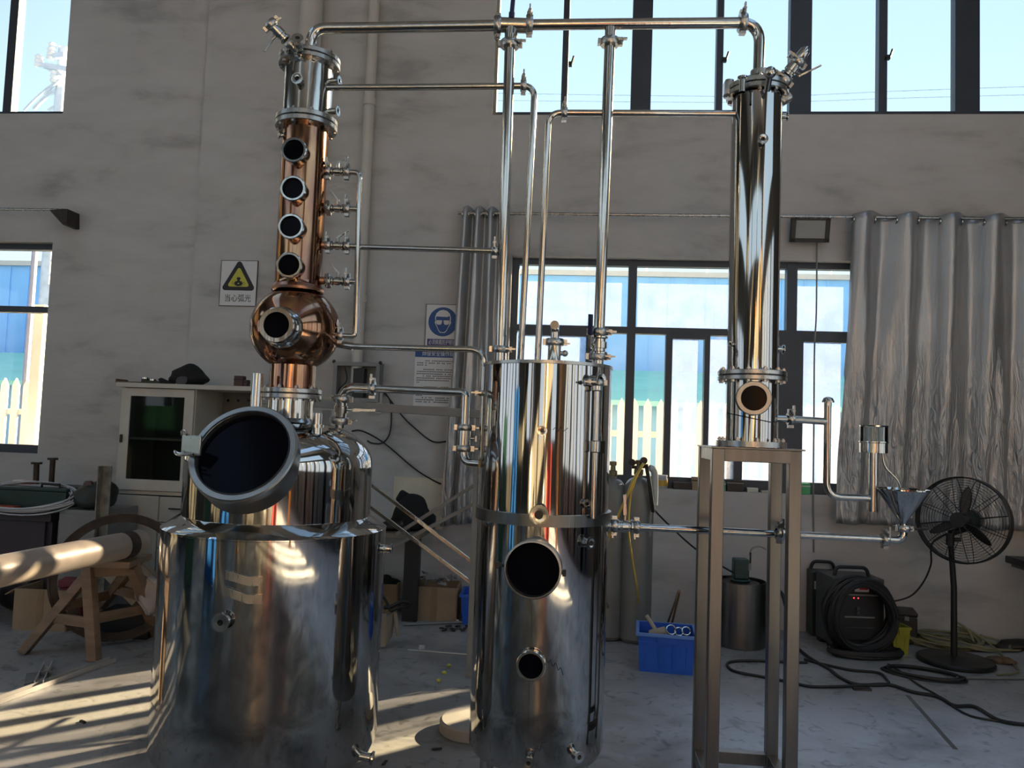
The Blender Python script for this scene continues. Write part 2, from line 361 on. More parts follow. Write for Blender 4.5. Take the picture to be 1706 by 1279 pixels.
struct('trim_1', mb, PLASTER, ang=0)
mb = MB(); x0, x1 = wx(333, 330), wx(815, 330); mb.prism([(x0, YW), (x0, YW-.035), (x1-.35, YW-.035), (x1, YW-.001), (x1, YW)], (0, 0, 0), (1, 0, 0), (0, 1, 0), ZC); struct('trim_2', mb, PLASTER, ang=0)     # shallow pier of the rear wall
YPIER = YW-.035
mb = MB()
for k in range(9): y_ = -4.6+.15+k*.85; w_ = (.16, .30, .12, .42)[k % 4]; mb.bx(XR+.02, XR+.14, y_-w_/2, y_+w_/2, 0, 3.4)
mb.bx(XR+.02, XR+.14, -4.6, 2.7, 0, .95)
struct('door_1', mb, FRAMEM, ang=0)  # unseen posts added in the side opening to stripe the tank reflections
mb = MB()
for k in range(7): y_ = -4.5+.5+k*1.1; w_ = (.12, .36, .2)[k % 3]; mb.bx(XL-.14, XL-.02, y_-w_/2, y_+w_/2, .9, 3.3)
struct('door_2', mb, FRAMEM, ang=0)  # more added posts, striping the reflection of the opposite opening
# ---- windows of the rear wall
def window(n, hole, verts, horiz, film, rail=.05, depth=.07):
    x0, x1, z0, z1 = hole
    fr = MB(); w = .055
    fr.bx(x0, x1, YF-depth/2, YF+depth/2, z0, z0+rail); fr.bx(x0, x1, YF-depth/2, YF+depth/2, z1-.05, z1)
    fr.bx(x0, x0+w, YF-depth/2, YF+depth/2, z0+rail, z1-.05); fr.bx(x1-w, x1, YF-depth/2, YF+depth/2, z0+rail, z1-.05)
    root = struct('window_%d' % n, fr, FRAMEM, ang=0); root['kind'] = 'structure'
    for a, b, c, d in verts:
        mb = MB(); mb.bx(a, b, YF-depth/2-.01, YF+depth/2, c, d); obj('mullion', mb, FRAMEM, root, 0)
    for a, b, c, d in horiz:
        mb = MB(); mb.bx(a, b, YF-depth/2-.006, YF+depth/2, c, d); obj('transom', mb, FRAMEM, root, 0)
    for a, b, c, d in film:
        mb = MB(); mb.bx(a, b, YF-.012, YF-.010, c, d); obj('film_pane', mb, FILM, root, 0)
    cuts = sorted([x0+w]+[(v[0]+v[1])/2 for v in verts if v[3]-v[2] > .5*(z1-z0)]+[x1-w])
    zc = sorted([z0+rail]+[(h[2]+h[3])/2 for h in horiz]+[z1-.05])
    for a, b in zip(cuts, cuts[1:]):
        for c, d in zip(zc, zc[1:]):
            if b-a > .02: mb = MB(); mb.bx(a, b, YF+.005, YF+.010, c, d); obj('pane', mb, GLASS, root, 0)
    return root
fxx = lambda px, py: YP(px, py, YF-.04).x
fzz = lambda px, py: YP(px, py, YF-.04).z
h = holes[0]; z0, z1 = h[2], h[3]
w1 = window(1, h, [(fxx(12, 90), fxx(26, 90), z0, z1), (fxx(-140, 90), fxx(-112, 90), z0, z1), (fxx(-270, 90), fxx(-258, 90), z0, z1)], [], [], .05)
h = holes[1]; z0, z1 = h[2], h[3]
zt = (fzz(40, 520), fzz(40, 510))
w2 = window(2, h, [(fxx(-60, 580), fxx(-42, 580), z0, z1), (fxx(-240, 580), fxx(-220, 580), z0, z1)], [(h[0], h[1], *zt)], [], .07)
h = holes[2]; z0, z1 = h[2], h[3]
vs = [(a, b) for a, b in ((937, 947), (1053, 1086), (1194, 1205), (1316, 1352), (1464, 1478), (1591, 1632), (1738, 1752), (1868, 1905))]
w3 = window(3, h, [(fxx(a, 90), fxx(b, 90), z0, z1) for a, b in vs], [], [], .055)
for px, py in ((950, 107), (1207, 100), (1479, 96)):
    p = YP(px, py, YF-.06); mb = MB(); mb.box(p, (.03, .03, .035)); mb.bar(p+V((.012, -.01, 0)), p+V((.03, -.02, .06)), .014, .014); obj('latch', mb, BLK, w3)
h = holes[3]; z0, z1 = h[2], h[3]
zt = (fzz(1085, 556), fzz(1085, 545))
X = lambda px, py=680: fxx(px, py)
verts = [(X(1043, 620), X(1057, 620), z0, z1), (X(1297), X(1337), z0, zt[1]), (fxx(1311, 490), fxx(1328, 490), zt[1], z1),
         (X(973), X(984), z0, zt[0]), (X(1107), X(1118), z0, zt[0]), (X(1224), X(1238), z0, zt[0]), (X(1172), X(1181), z0, zt[0]),
         (X(1450), X(1465), z0, z1), (X(1590), X(1620), z0, z1)]
zl = zt[0]-.03; zu = fzz(1085, 471)
film = [(X(866), X(973), z0+.07, zl), (X(1118), X(1162), z0+.07, zl), (X(1181), X(1224), z0+.07, zl), (X(1238), X(1297), z0+.07, zl), (X(1337), X(1402), z0+.07, zl), (X(1465), X(1590), z0+.07, zl),
        (X(870, 500), X(1036, 500), zt[1], zu), (fxx(1063, 500), fxx(1300, 500), zt[1], zu), (fxx(1330, 500), fxx(1407, 500), zt[1], zu), (X(1470, 500), X(1590, 500), zt[1], zu)]
w4 = window(4, h, verts, [(h[0], h[1], *zt)], film, .09)
for a, b in ((866, 973), (1118, 1172), (1337, 1412)):       # sash top and bottom rails
    mb = MB(); mb.bx(X(a), X(b), YF-.05, YF, zt[0]-.035, zt[0]); obj('sash_rail', mb, FRAMEM, w4, 0)
# ---- outside
mb = MB(); mb.bx(-40, 40, YW+TH, 60, -.12, -.02); struct('ground', mb, mat('outside_paving', (.40, .39, .37), .8))
PICK = mat('cream_picket_paint', (.50, .49, .45), .5, 0, .04)
BLW = mat('blue_cladding', (.22, .50, .86), .5, 0, .05, 2)
BLW2 = mat('dull_blue_cladding', (.16, .34, .52), .5, 0, .08, 2)
GRN = mat('green_roof', (.20, .50, .42), .5, 0, .08, 2)
fr = thing('picket_fence', 'cream picket fence with pointed slats outside the lower windows', 'fence', (0, 9.0, -.02))
sp, wd_ = .150, .088
me = None; k = 0
for i in range(-62, 26):
    x = i*sp
    if me is None:
        mb = MB(); mb.prism([(-wd_/2, 0), (wd_/2, 0), (wd_/2, 1.80), (0, 1.89), (-wd_/2, 1.80)], (x, 9.0, -.02), (1, 0, 0), (0, 0, 1), .03)
        o = obj('picket', mb, PICK, fr, 0); me = o.data; xx = x
    else:
        o = bpy.data.objects.new('picket', me); C.objects.link(o); o.parent = fr; o.location = (x-xx, 0, 0); W[o] = W[fr]
for z in (.45, 1.42):
    mb = MB(); mb.bx(-62*sp, 25*sp, 9.0, 9.05, z, z+.07); obj('rail', mb, PICK, fr, 0)
mb = MB(); p = YP(62, 640, 7.2); mb.bx(p.x-.05, p.x+.05, 7.15, 7.25, -.02, YP(66, 525, 7.2).z+.1); tag(obj('gate_post', mb, PICK), 'square cream post standing close outside the window beside the pickets', 'post')
b = thing('factory_building', 'long blue clad factory building across the yard behind the fence', 'building', (0, 18, -.02))
zt_ = YP(1100, 462, 18).z
mb = MB(); mb.bx(-26, 24, 18, 26, -.02, zt_); obj('wall', mb, BLW, b, 0)
mb = MB()
for i in range(-50, 48): mb.bx(i*.5-.02, i*.5+.02, 17.97, 18.0, 0, zt_)
o = obj('cladding_rib', mb, BLW, b, 0); o['kind'] = 'stuff'
mb = MB(); mb.bx(-26, 24, 17.9, 18.3, zt_, zt_+.12); obj('parapet', mb, PICK, b, 0)
rl = None
for i in range(-18, 17):
    mb = MB(); mb.tube([(i*1.4, 18.1, zt_+.1), (i*1.4, 18.1, zt_+.78)], .025, 6); obj('railing_post', mb, WHITE, b)
mb = MB(); mb.tube([(-26, 18.1, zt_+.78), (24, 18.1, zt_+.78)], .03, 6); mb.tube([(-26, 18.1, zt_+.45), (24, 18.1, zt_+.45)], .02, 6); obj('railing', mb, WHITE, b)
s = thing('lean_to_shed', 'low dull blue shed with a green sloping roof behind the fence', 'shed', (0, 13, -.02))
mb = MB(); mb.bx(-24, 20, 13, 16, -.02, YP(1080, 664, 13).z); obj('wall', mb, BLW2, s, 0)
za, zb_ = YP(1080, 668, 12.7).z, YP(1080, 628, 15).z
mb = MB(); mb.add([(-24, 12.7, za), (20, 12.7, za), (20, 16, zb_+.2), (-24, 16, zb_+.2), (-24, 12.7, za-.08), (20, 12.7, za-.08), (20, 16, zb_+.1), (-24, 16, zb_+.1)], [(0, 1, 2, 3), (7, 6, 5, 4), (0, 4, 5, 1), (1, 5, 6, 2), (2, 6, 7, 3), (3, 7, 4, 0)]); obj('roof', mb, GRN, s, 0)
POLE = mat('pale_concrete_pole', (.55, .60, .66), .7)
p = YP(48, 560, 11.2); mb = MB(); mb.tube([(p.x, 11.2, -.02), (p.x, 11.2, 5.0)], .045, 8); tag(obj('lamp_post', mb, mat('grey_blue_post', (.16, .17, .25), .5)), 'thin dark post seen through the lower window in front of the pickets', 'post')
Y2 = 16.6
g = YP(104, 130, Y2); up = thing('utility_pole', 'pale utility pole with crossarms and insulators beyond the upper window', 'utility pole', (g.x, Y2, -.02))
mb = MB(); mb.cyl((g.x, Y2, -.02), (g.x, Y2, YP(104, 80, Y2).z), .17, 12, .13); obj('pole', mb, POLE, up)
for (a, b_) in (((64, 108), (125, 118)), ((80, 95), (108, 92))):
    mb = MB(); mb.bar(YP(*a, Y2-.2), YP(*b_, Y2-.2), .1, .12); obj('crossarm', mb, POLE, up, 0)
mb = MB(); mb.bar(YP(66, 108, Y2-.2), YP(104, 126, Y2-.2), .06, .06); mb.bar(YP(74, 157, Y2-.2), YP(100, 132, Y2-.2), .05, .05); obj('brace', mb, POLE, up, 0)
for px, py in ((64, 112), (84, 100), (86, 92), (90, 138)):
    q = YP(px, py, Y2-.2); mb = MB(); mb.lathe(q, (0, 0, 1), [(0, 0), (.07, 0), (.1, .05), (.07, .1), (.1, .15), (.07, .2), (.1, .25), (.05, .3), (0, .3)], 10); obj('insulator', mb, WHITE, up)
mb = MB(); mb.tube(spline([YP(100, 146, Y2), YP(75, 163, Y2), YP(56, 182, Y2)], 6), .05, 6); mb.tube(spline([YP(104, 128, Y2), YP(66, 158, Y2), YP(40, 184, Y2)], 6), .03, 6); mb.tube(spline([YP(101, 172, Y2), YP(80, 184, Y2)], 4), .04, 6); obj('cable', mb, POLE, up)
for lab, pts in (('thin power line crossing the sky behind the upper window, the higher of two', ((830, 156), (1250, 161), (1500, 152), (1760, 143))), ('thin power line crossing the sky behind the upper window, the lower of two', ((830, 168), (1250, 171), (1500, 164), (1760, 157)))):
    mb = MB(); mb.tube(spline([YP(*p, 30) for p in pts], 8), .022, 5, True); tag(obj('power_line', mb, mat('cable_grey', (.30, .36, .42), .6)), lab, 'cable', 'power lines over the yard')
# ---- white service pipes on the rear wall
for lab, pts, r in (('wide white painted downpipe running up the wall behind the copper column', ((522, 0), (480, 700)), .092), ('slim white painted conduit running down the plaster wall beside the column', ((625, 0), (594, 600)), .044)):
    a = YP(*pts[0], YPIER-r-.012); b_ = YP(*pts[1], YPIER-r-.012)
    x = (a.x+b_.x)/2; z0 = .0 if r > .06 else YP(594, 650, YPIER).z
    t = thing('wall_pipe', lab, 'pipe', (x, YPIER-r-.012, z0))
    mb = MB(); mb.cyl((x, YPIER-r-.012, z0), (x, YPIER-r-.012, ZC-.01), r, 24); obj('tube', mb, WHITEP, t)
    for py in (175, 500):
        z = YP(610, py, YPIER).z; mb = MB(); mb.lathe((x, YPIER-r-.012, z), (0, 0, 1), [(r+.001, -.03), (r+.008, -.03), (r+.008, .03), (r+.001, .03)], 24); mb.bx(x-r*.5, x+r*.5, YPIER-.03, YPIER, z-.02, z+.02); obj('coupling', mb, WHITEP, t)
# ================================================================== THE STILL
def up_z(a): return (a[0], a[1])
BOLT = {}
def bolt_mesh(r, L):
    k = (round(r, 4), round(L, 4))
    if k not in BOLT:
        mb = MB(); mb.lathe((0, 0, 0), (0, 0, 1), [(0, -L/2-r*1.6), (r*1.8, -L/2-r*1.6), (r*1.8, -L/2), (r, -L/2), (r, L/2), (r*1.8, L/2), (r*1.8, L/2+r*1.6), (r, L/2+r*1.6), (r, L/2+r*2.6), (0, L/2+r*2.6)], 6)
        me = bpy.data.meshes.new('bolt'); me.from_pydata(mb.v, [], mb.f); me.materials.append(SATIN); BOLT[k] = me
    return BOLT[k]
def flange_pair(par, A, z, R, t, n, gap=.004, rin=.03, m=SATIN, ph=.2):
    lo = None
    for s in (-1, 1):
        mb = MB(); c = z+s*(t/2+gap/2)
        mb.lathe((A[0], A[1], c), (0, 0, 1), [(rin, -t/2), (R-.002, -t/2), (R, -t/2+.002), (R, t/2-.002), (R-.002, t/2), (rin, t/2), (rin, -t/2)], 48)
        f = obj('flange', mb, m, par); lo = lo or f
    mb = MB(); mb.ring((A[0], A[1], z), (0, 0, 1), rin, R-.004, gap, 40); obj('gasket', mb, BLK, par)
    me = bolt_mesh(.005, 2*t+gap)
    for i in range(n):
        a = ph+2*math.pi*i/n; inst('bolt', me, (A[0]+math.cos(a)*(R-.013), A[1]+math.sin(a)*(R-.013), z), lo)
def clamp(par, p, ax, r, side=None, m=SATIN):
    p, ax = V(p), V(ax).normalized(); side = V(side) if side is not None else V((0, 0, 1))
    side = (side-ax*side.dot(ax)); side = side.normalized() if side.length > .01 else ax.orthogonal().normalized()
    R = r*1.55+.006; t = .009+r*.25
    mb = MB(); mb.lathe(p, ax, [(r, -t), (R-.004, -t), (R, -t*.5), (R, t*.5), (R-.004, t), (r, t)], 24)
    w = ax.cross(side)
    q = p+side*(R+.004); mb.obox(q, ax*t*.8, w*.010, side*.007); mb.obox(p-side*(R+.003), ax*t*.8, w*.012, side*.006)
    c = obj('clamp', mb, m, par)
    mb = MB(); mb.cyl(q-w*.02, q+w*.032, .004, 8); k = q+w*.03
    mb.lathe(k, w, [(0, -.006), (.009, -.006), (.007, .008), (0, .008)], 10)
    for s in (-1, 1): mb.obox(k+side*s*.013+w*.006, side*.008, w*.008, ax*.003)
    obj('wing_nut', mb, m, c); return c
def port(par, P, d, r, L, m=PIPE, name='port', bore=.6, cap=False):
    """tube of radius r standing out from P along d for L with a ferrule lip and a dark bore"""
    P, d = V(P), V(d).normalized(); ri = r*bore; R = r*1.5
    mb = MB(); mb.lathe(P, d, [(r*1.25, -.02), (r*1.15, .002), (r, .006), (r, L-.008), (R, L-.003), (R, L), (r*1.1, L), (ri, L-.001), (ri, L-.012)], 24)
    o = obj(name, mb, m, par)
    mb = MB(); mb.lathe(P, d, [(0, L-.010), (ri, L-.010)], 20); obj('bore', mb, VOID, o); return o
def sight(par, P, d, r, L, rim=.22, m=PIPE, name='sight_glass'):
    P, d = V(P), V(d).normalized(); ri = r*(1-rim)
    mb = MB(); mb.lathe(P, d, [(r*.96, -.06), (r*.96, L-.016), (r, L-.014), (r, L-.003), (r-.003, L), (ri+.002, L), (ri, L-.003), (ri, L-.02)], 40)
    o = obj(name, mb, m, par)
    mb = MB(); mb.lathe(P, d, [(0, L-.014), (ri, L-.014)], 36); obj('glass_pane', mb, DGLASS, o, label='dark round glass'); return o
def butterfly(par, p, ax, r, L, lever, levlen=.1, lm=None, m=PIPE, name='valve'):
    p, ax, lv = V(p), V(ax).normalized(), V(lever).normalized()
    mb = MB(); mb.lathe(p, ax, [(r, -L/2), (r*1.5, -L/2), (r*1.5, -L/2+.006), (r*1.12, -L/2+.010), (r*1.12, -L*.2), (r*1.38, -L*.18), (r*1.38, L*.18), (r*1.12, L*.2), (r*1.12, L/2-.010), (r*1.5, L/2-.006), (r*1.5, L/2), (r, L/2)], 24)
    side = ax.orthogonal().normalized() if abs(lv.dot(ax)) > .9 else (lv-ax*lv.dot(ax)).normalized()
    o = obj(name, mb, m, par)
    mb = MB(); mb.cyl(p+side*r, p+side*(r*1.4+.02), .007, 10); q = p+side*(r*1.4+.018)
    mb.bar(q-lv*.008, q+lv*levlen*.35, .013, .006, side); obj('lever', mb, SATIN, o)
    mb = MB(); mb.bar(q+lv*levlen*.3, q+lv*levlen, .02 if lm else .014, .010 if lm else .006, side); obj('grip', mb, lm or SATIN, o, bev=.002); return o
def run(par, name, pts, r, bend=.06, m=PIPE, seg=14):
    mb = MB(); mb.tube(fillet(pts, bend, 8), r, seg); return obj(name, mb, m, par)
RIGHT = R0.copy()
UPZ = V((0, 0, 1))
# ------------------------------------------------------------------ boiler
D1 = 3.25
A = up_z(U(463, 870, D1)); R1 = rad(360, D1); R2 = rad(303, D1)
zp = lambda y: zfor(A, y)
pot = thing('still_boiler', 'wide mirror polished steel still boiler with an angled round manway', 'still boiler', (A[0], A[1], 0))
zk = zp(1222); zb = zk-.075; zs = zp(874); zu = zp(857); zt = zp(772); ztop = zp(699)
mb = MB(); mb.lathe((A[0], A[1], 0), (0, 0, 1), [(0, zb), (R1*.78, zb), (R1*.9, zb+.012), (R1*.97, zb+.04), (R1, zk), (R1, zk+.25), (R1, zs-.25), (R1, zs)], 96); obj('jacket', mb, STEEL, pot)
mb = MB(); mb.lathe((A[0], A[1], 0), (0, 0, 1), [(R1-.004, zs-.01), (R1+.002, zs-.006), (R1+.002, zs), (R2+.004, zu+.004), (R2-.01, zu+.004)], 96); obj('shoulder_ring', mb, STEEL, pot)
mc = U(404, 752, 2.885)
ax = (-ray(404, 753).normalized()*.83+RGT*-.32+UPV*.45).normalized()
ro, ri = 91/F*2.87, 78/F*2.87
pr = [(R2, zu-.01+(zt-zu+.01)*i/14) for i in range(15)]
for i in range(1, 29):
    a = i/28*math.pi/2; pr.append((max(R2*math.cos(a)**(2/2.5), .08), zt+(ztop-zt)*math.sin(a)**(2/2.2)))
mb = MB(); mb.lathe((A[0], A[1], 0), (0, 0, 1), pr, 120)
def in_hole(f):
    q = sum((mb.v[i] for i in f), V((0, 0, 0)))/len(f)-mc; t = q.dot(ax); return t > -.22 and (q-ax*t).length < ro*.93
mb.f = [f for f in mb.f if not in_hole(f)]; dome = obj('domed_shell', mb, STEEL, pot)
for dg in (-64, 52, 180):
    d = hdir(A, dg); p = V((A[0], A[1], 0))+d*(R1-.10)
    mb = MB(); mb.cyl((p.x, p.y, .012), (p.x, p.y, zb+.03), .03, 16); mb.cyl((p.x, p.y, 0), (p.x, p.y, .012), .06, 20); obj('leg', mb, SATIN, pot)
# manway
mb = MB(); mb.lathe(mc, ax, [(ro*.985, -.36), (ro*.985, -.05), (ro, -.045), (ro, -.006), (ro-.005, 0), (ri+.004, 0), (ri, -.004), (ri, -.05)], 64); mw_ = obj('manway_neck', mb, RIMST, pot)
mb = MB(); mb.lathe(mc, ax, [(0, -.026), (ri, -.026)], 64); obj('manway_glass', mb, DGLASS, mw_, label='black glass in the angled round opening')
mb = MB(); mb.ring(mc+ax*.001, ax, ri-.001, ri+.004, .004, 64); obj('gasket', mb, BLK, mw_)
h0 = U(322, 742, 2.86); mb = MB(); mb.bar(h0+V((.03, 0, 0)), U(304, 740, 2.90), .010, .075); obj('hinge_plate', mb, SATIN, mw_, bev=.002)
mb = MB(); mb.tube(spline([U(303, 724, 2.88), U(303, 718, 2.9), U(309, 718, 2.9), U(311, 724, 2.88)], 5), .004, 8); obj('wire_catch', mb, PIPE, mw_)
mb = MB(); mb.tube(spline([U(322, 756, 2.84), U(300, 755, 2.86), U(291, 751, 2.88), U(294, 757, 2.86), U(306, 758, 2.84), U(322, 757, 2.82)], 6), .004, 8); obj('wire_catch', mb, PIPE, mw_)
w = ax.cross(UPZ).normalized()
pl = mc-ax*.075+(RGT*.55-UPV*.83).normalized()*ro
mb = MB(); mb.bar(pl-w*.035-UPV*.0, pl+w*.035, .003, .02, ax); obj('rating_plate', mb, PIPE, mw_, 0)
# neck and stub
An = up_z(U(486, 656, D1)); zn = lambda y: zfor(An, y)
mb = MB(); mb.lathe((An[0], An[1], 0), (0, 0, 1), [(rad(74, D1)+.02, ztop-.02), (rad(74, D1), ztop+.008), (rad(74, D1), zn(664))], 48); obj('neck', mb, PIPE, pot)
mb = MB(); p = U(428, 648, 3.10); q = U(425, 690, 3.10); mb.lathe((p.x, p.y, 0), (0, 0, 1), [(.022, zfor(q, 700)-.03), (.022, zfor(p, 622)), (.019, zfor(p, 622)), (.019, zfor(p, 632)), (0, zfor(p, 632))], 20); obj('relief_stub', mb, PIPE, pot)
p = U(528, 708, 3.08); mb = MB(); mb.lathe((p.x, p.y, 0), (0, 0, 1), [(.028, zfor(p, 735)-.04), (.022, zfor(p, 735)), (.02, zfor(p, 712)), (.028, zfor(p, 712)), (.028, zfor(p, 707)), (.019, zfor(p, 707)), (.019, zfor(p, 688)), (0, zfor(p, 688))], 20); obj('thermowell', mb, PIPE, pot)
d, p = face(A, R1, 373, 1034); port(pot, p, d, .022, .03, bore=.5)
d, p = face(A, R1, 632, 918); port(pot, V((A[0], A[1], p.z))+RIGHT*(R1-.004), RIGHT, .016, .04)
for y0, y1, x0, x1 in ((957, 968, 376, 437), (984, 998, 374, 437)):      # two curved straps on the jacket
    mb = MB(); pts = []
    for i in range(9):
        t = i/8; d_, p_ = face(A, R1+.004, x0+(x1-x0)*t, y0+(y1-y0)*min(1, t*1.6)); pts.append((d_, p_))
    vs = []
    for d_, p_ in pts: vs += [p_-UPZ*.016, p_+UPZ*.016, p_+d_*.004+UPZ*.016, p_+d_*.004-UPZ*.016]
    fs = [(i*4+k, i*4+(k+1) % 4, i*4+4+(k+1) % 4, i*4+4+k) for i in range(8) for k in range(4)]+[(3, 2, 1, 0), (32, 33, 34, 35)]
    mb.add(vs, fs); obj('plate_bracket', mb, SATIN, pot)
a_, b_ = U(560, 1250, 3.05), U(622, 1263, 3.05); mb = MB(); mb.tube([a_-V((.1, 0, -.01)), a_, b_], .017, 16); mb.lathe(b_, (b_-a_), [(.017, -.014), (.026, -.008), (.026, 0), (.014, 0)], 20); obj('drain_pipe', mb, PIPE, pot)
# ------------------------------------------------------------------ copper column
Ac = up_z(U(492.5, 548, D1)); zc = lambda y: zfor(Ac, y)
col = thing('copper_still', 'tall copper distillation column with a round ball and four portholes', 'still column', (Ac[0], Ac[1], zc(652)))
flange_pair(col, Ac, zc(656), rad(97, D1), .019, 10, rin=rad(70, D1), m=SATIN)
mb = MB(); rn = rad(75, D1); mb.lathe((Ac[0], Ac[1], 0), (0, 0, 1), [(rn, zc(652)), (rn, zc(606))], 48); obj('copper_neck', mb, COPPER, col)
rb = rad(147, D1); rc = rad(76, D1); zbc = zc(548)
pr = []
for i in range(0, 25):
    a = -math.pi/2+.53+(math.pi-.53-.53)*i/24; pr.append((rb*math.cos(a), zbc+rb*.97*math.sin(a)))
mb = MB(); mb.lathe((Ac[0], Ac[1], 0), (0, 0, 1), pr, 64); obj('ball', mb, COPPER, col)
mb = MB(); mb.lathe((Ac[0], Ac[1], 0), (0, 0, 1), [(rc+.012, zc(484)), (rc+.002, zc(477)), (rc, zc(470)), (rc, zc(340)), (rc, zc(214))], 56); obj('copper_tube', mb, COPPER, col)
mb = MB(); mb.lathe((Ac[0], Ac[1], 0), (0, 0, 1), [(rc+.011, zc(486)), (rc+.014, zc(482)), (rc+.004, zc(476))], 48); obj('weld_seam', mb, COPPERD, col)
for px, py in ((489, 249), (487.5, 313), (484, 376.5), (481, 441)):
    d, p = face(Ac, rc+.045, px, py); p = V((Ac[0], Ac[1], p.z))+d*(rc-.012); sight(col, p, d, rad(44, D1-.14), .057, .23)
d, p = face(Ac, rb+.05, 460, 541); p = V((Ac[0], Ac[1], p.z))+d*(rb-.02); sight(col, p, d, rad(60, D1-.24), .07, .30)
mb = MB(); mb.lathe(p, d, [(.085, .0), (.075, .02), (.066, .028)], 40); obj('weld_collar', mb, PIPE, col)
for py in (233,):
    d = hdir(Ac, -80); p = V((Ac[0], Ac[1], zc(py)))+d*(rc-.005); port(col, p, d, .012, .022)
# head
flange_pair(col, Ac, zc(208), rad(102, D1), .021, 10, rin=rad(72, D1))
rh = rad(81, D1)
mb = MB(); mb.lathe((Ac[0], Ac[1], 0), (0, 0, 1), [(rh, zc(201)), (rh, zc(112))], 56); obj('head_shell', mb, PIPE, col)
flange_pair(col, Ac, zc(106), rad(102, D1), .020, 10, rin=rad(72, D1))
zl = zc(98); mb = MB(); mb.lathe((Ac[0], Ac[1], 0), (0, 0, 1), [(rad(90, D1), zl-.01), (rad(88, D1), zl+.004), (rad(60, D1), zl+.026), (0, zl+.034)], 48); obj('head_lid', mb, SATIN, col)
d, p = face(Ac, rh+.02, 496, 132); port(col, V((Ac[0], Ac[1], p.z))+d*rh, d, .016, .03)
for py, dg in ((138, 62), (188, 62)):
    d = hdir(Ac, dg); port(col, V((Ac[0], Ac[1], zc(py)))+d*(rh-.004), d, .014, .045)
d = hdir(Ac, -8); d = (d*.9+UPZ*.35).normalized(); p = U(497, 74, 3.17); port(col, p, d, .016, .035)
p0, p1 = U(488, 78, 3.2), U(449, 38, 3.17); ax_ = (p1-p0).normalized()
mb = MB(); mb.tube([p0-ax_*.05, p0+ax_*.02], .018, 14); obj('stub', mb, PIPE, col)
clamp(col, p0+ax_*.012, ax_, .016, UPZ)
vv = butterfly(col, p0+ax_*.075, ax_, .017, .075, -RIGHT*.6-UPZ, .06, name='vent_valve')
clamp(col, p0+ax_*.118, ax_, .015, UPZ+RIGHT)
mb = MB(); mb.tube([p0+ax_*.12, p1-ax_*.012, p1], [.015, .017, .012], 14); obj('vent_cap', mb, PIPE, col)
# four draw-off valves and their riser
xm = [(601, 290), (599, 345), (596, 408), (594, 466), (592, 545)]
for i, (py, hx) in enumerate(((284, 566), (345, 560), (407, 563), (466, 561))):
    z = zc(py); axx = proj((Ac[0], Ac[1], z))[0]; k = D1/F
    P = lambda px: V((Ac[0], Ac[1], z))+RIGHT*((px-axx)*k)
    mb = MB(); mb.tube([P(528), P(546)], [.02, .014], 14); obj('stub', mb, COPPERD, col)
    clamp(col, P(547), RIGHT, .012, UPZ if i % 2 == 0 else V((0, -1, .6)))
    v = butterfly(col, P(563), RIGHT, .013, .05, (RIGHT*-.7+UPZ*.8) if i % 2 else (RIGHT*.7+UPZ*.5), .055)
    clamp(col, P(579), RIGHT, .012, UPZ)
    mb = MB(); mb.tube([P(576), P(xm[i][0]-1)] if i else fillet([P(576), P(601), P(601)-UPZ*.05], .035, 6), .0115, 12); obj('side_tube', mb, PIPE, col)
z = zc(556); axx = proj((Ac[0], Ac[1], z))[0]; P = lambda px, dz=0: V((Ac[0], Ac[1], z+dz))+RIGHT*((px-axx)*D1/F)
top = V((Ac[0], Ac[1], zc(284)))+RIGHT*((601-proj((Ac[0], Ac[1], zc(284)))[0])*D1/F)-UPZ*.045
run(col, 'riser_tube', [top, V((P(592).x, P(592).y, z+.035)), P(592), P(562)], .0115, .035)
clamp(col, P(567), RIGHT, .012, UPZ)
mb = MB(); mb.tube([P(553), P(566)], .016, 12); obj('stub', mb, COPPERD, col)
# ------------------------------------------------------------------ receiver tank
D2 = 3.10
B = up_z(U(905, 850, D2)); RB = rad(219, D2); zq = lambda y: zfor(B, y)
tank = thing('receiver_tank', 'upright mirror polished steel tank with a banded waist and open round hatch', 'tank', (B[0], B[1], 0))
zk = zq(1232); zb = zk-.035; zband0, zband1 = zq(864), zq(846); ztp = zq(610)
mb = MB(); mb.lathe((B[0], B[1], 0), (0, 0, 1), [(0, zb), (RB-.05, zb), (RB-.012, zb+.01), (RB, zk), (RB, zk+.2), (RB, zband0+.004)], 80); obj('lower_shell', mb, STEEL, tank)
ru = RB*.985
mb = MB(); mb.lathe((B[0], B[1], 0), (0, 0, 1), [(ru, zband1-.004), (ru, zband1+.2), (ru, ztp-.004), (ru-.004, ztp), (ru-.01, ztp), (0, ztp+.004)], 80); obj('upper_shell', mb, STEEL, tank)
mb = MB(); mb.lathe((B[0], B[1], 0), (0, 0, 1), [(ru, zband0), (RB+.008, zband0), (RB+.008, zband1), (ru, zband1)], 80); obj('waist_band', mb, BRUSH, tank)
mb = MB(); mb.lathe((B[0], B[1], 0), (0, 0, 1), [(.085, ztp), (.085, ztp+.012), (.08, ztp+.016), (0, ztp+.016)], 40); obj('lid_plate', mb, SATIN, tank)
mb = MB(); mb.lathe((B[0], B[1], 0), (0, 0, 1), [(ru-.002, ztp-.012), (ru+.003, ztp-.010), (ru+.003, ztp+.002), (ru-.01, ztp+.003)], 80); obj('rim', mb, SATIN, tank)
for dg in (-62, 58, 180):
    d = hdir(B, dg); p = V((B[0], B[1], 0))+d*(RB-.055)
    mb = MB(); mb.cyl((p.x, p.y, .012), (p.x, p.y, zb+.02), .026, 16); mb.cyl((p.x, p.y, 0), (p.x, p.y, .012), .05, 20); obj('leg', mb, SATIN, tank)
d, p = face(B, RB+.06, 887, 949); p = V((B[0], B[1], p.z))+d*(RB-.03)
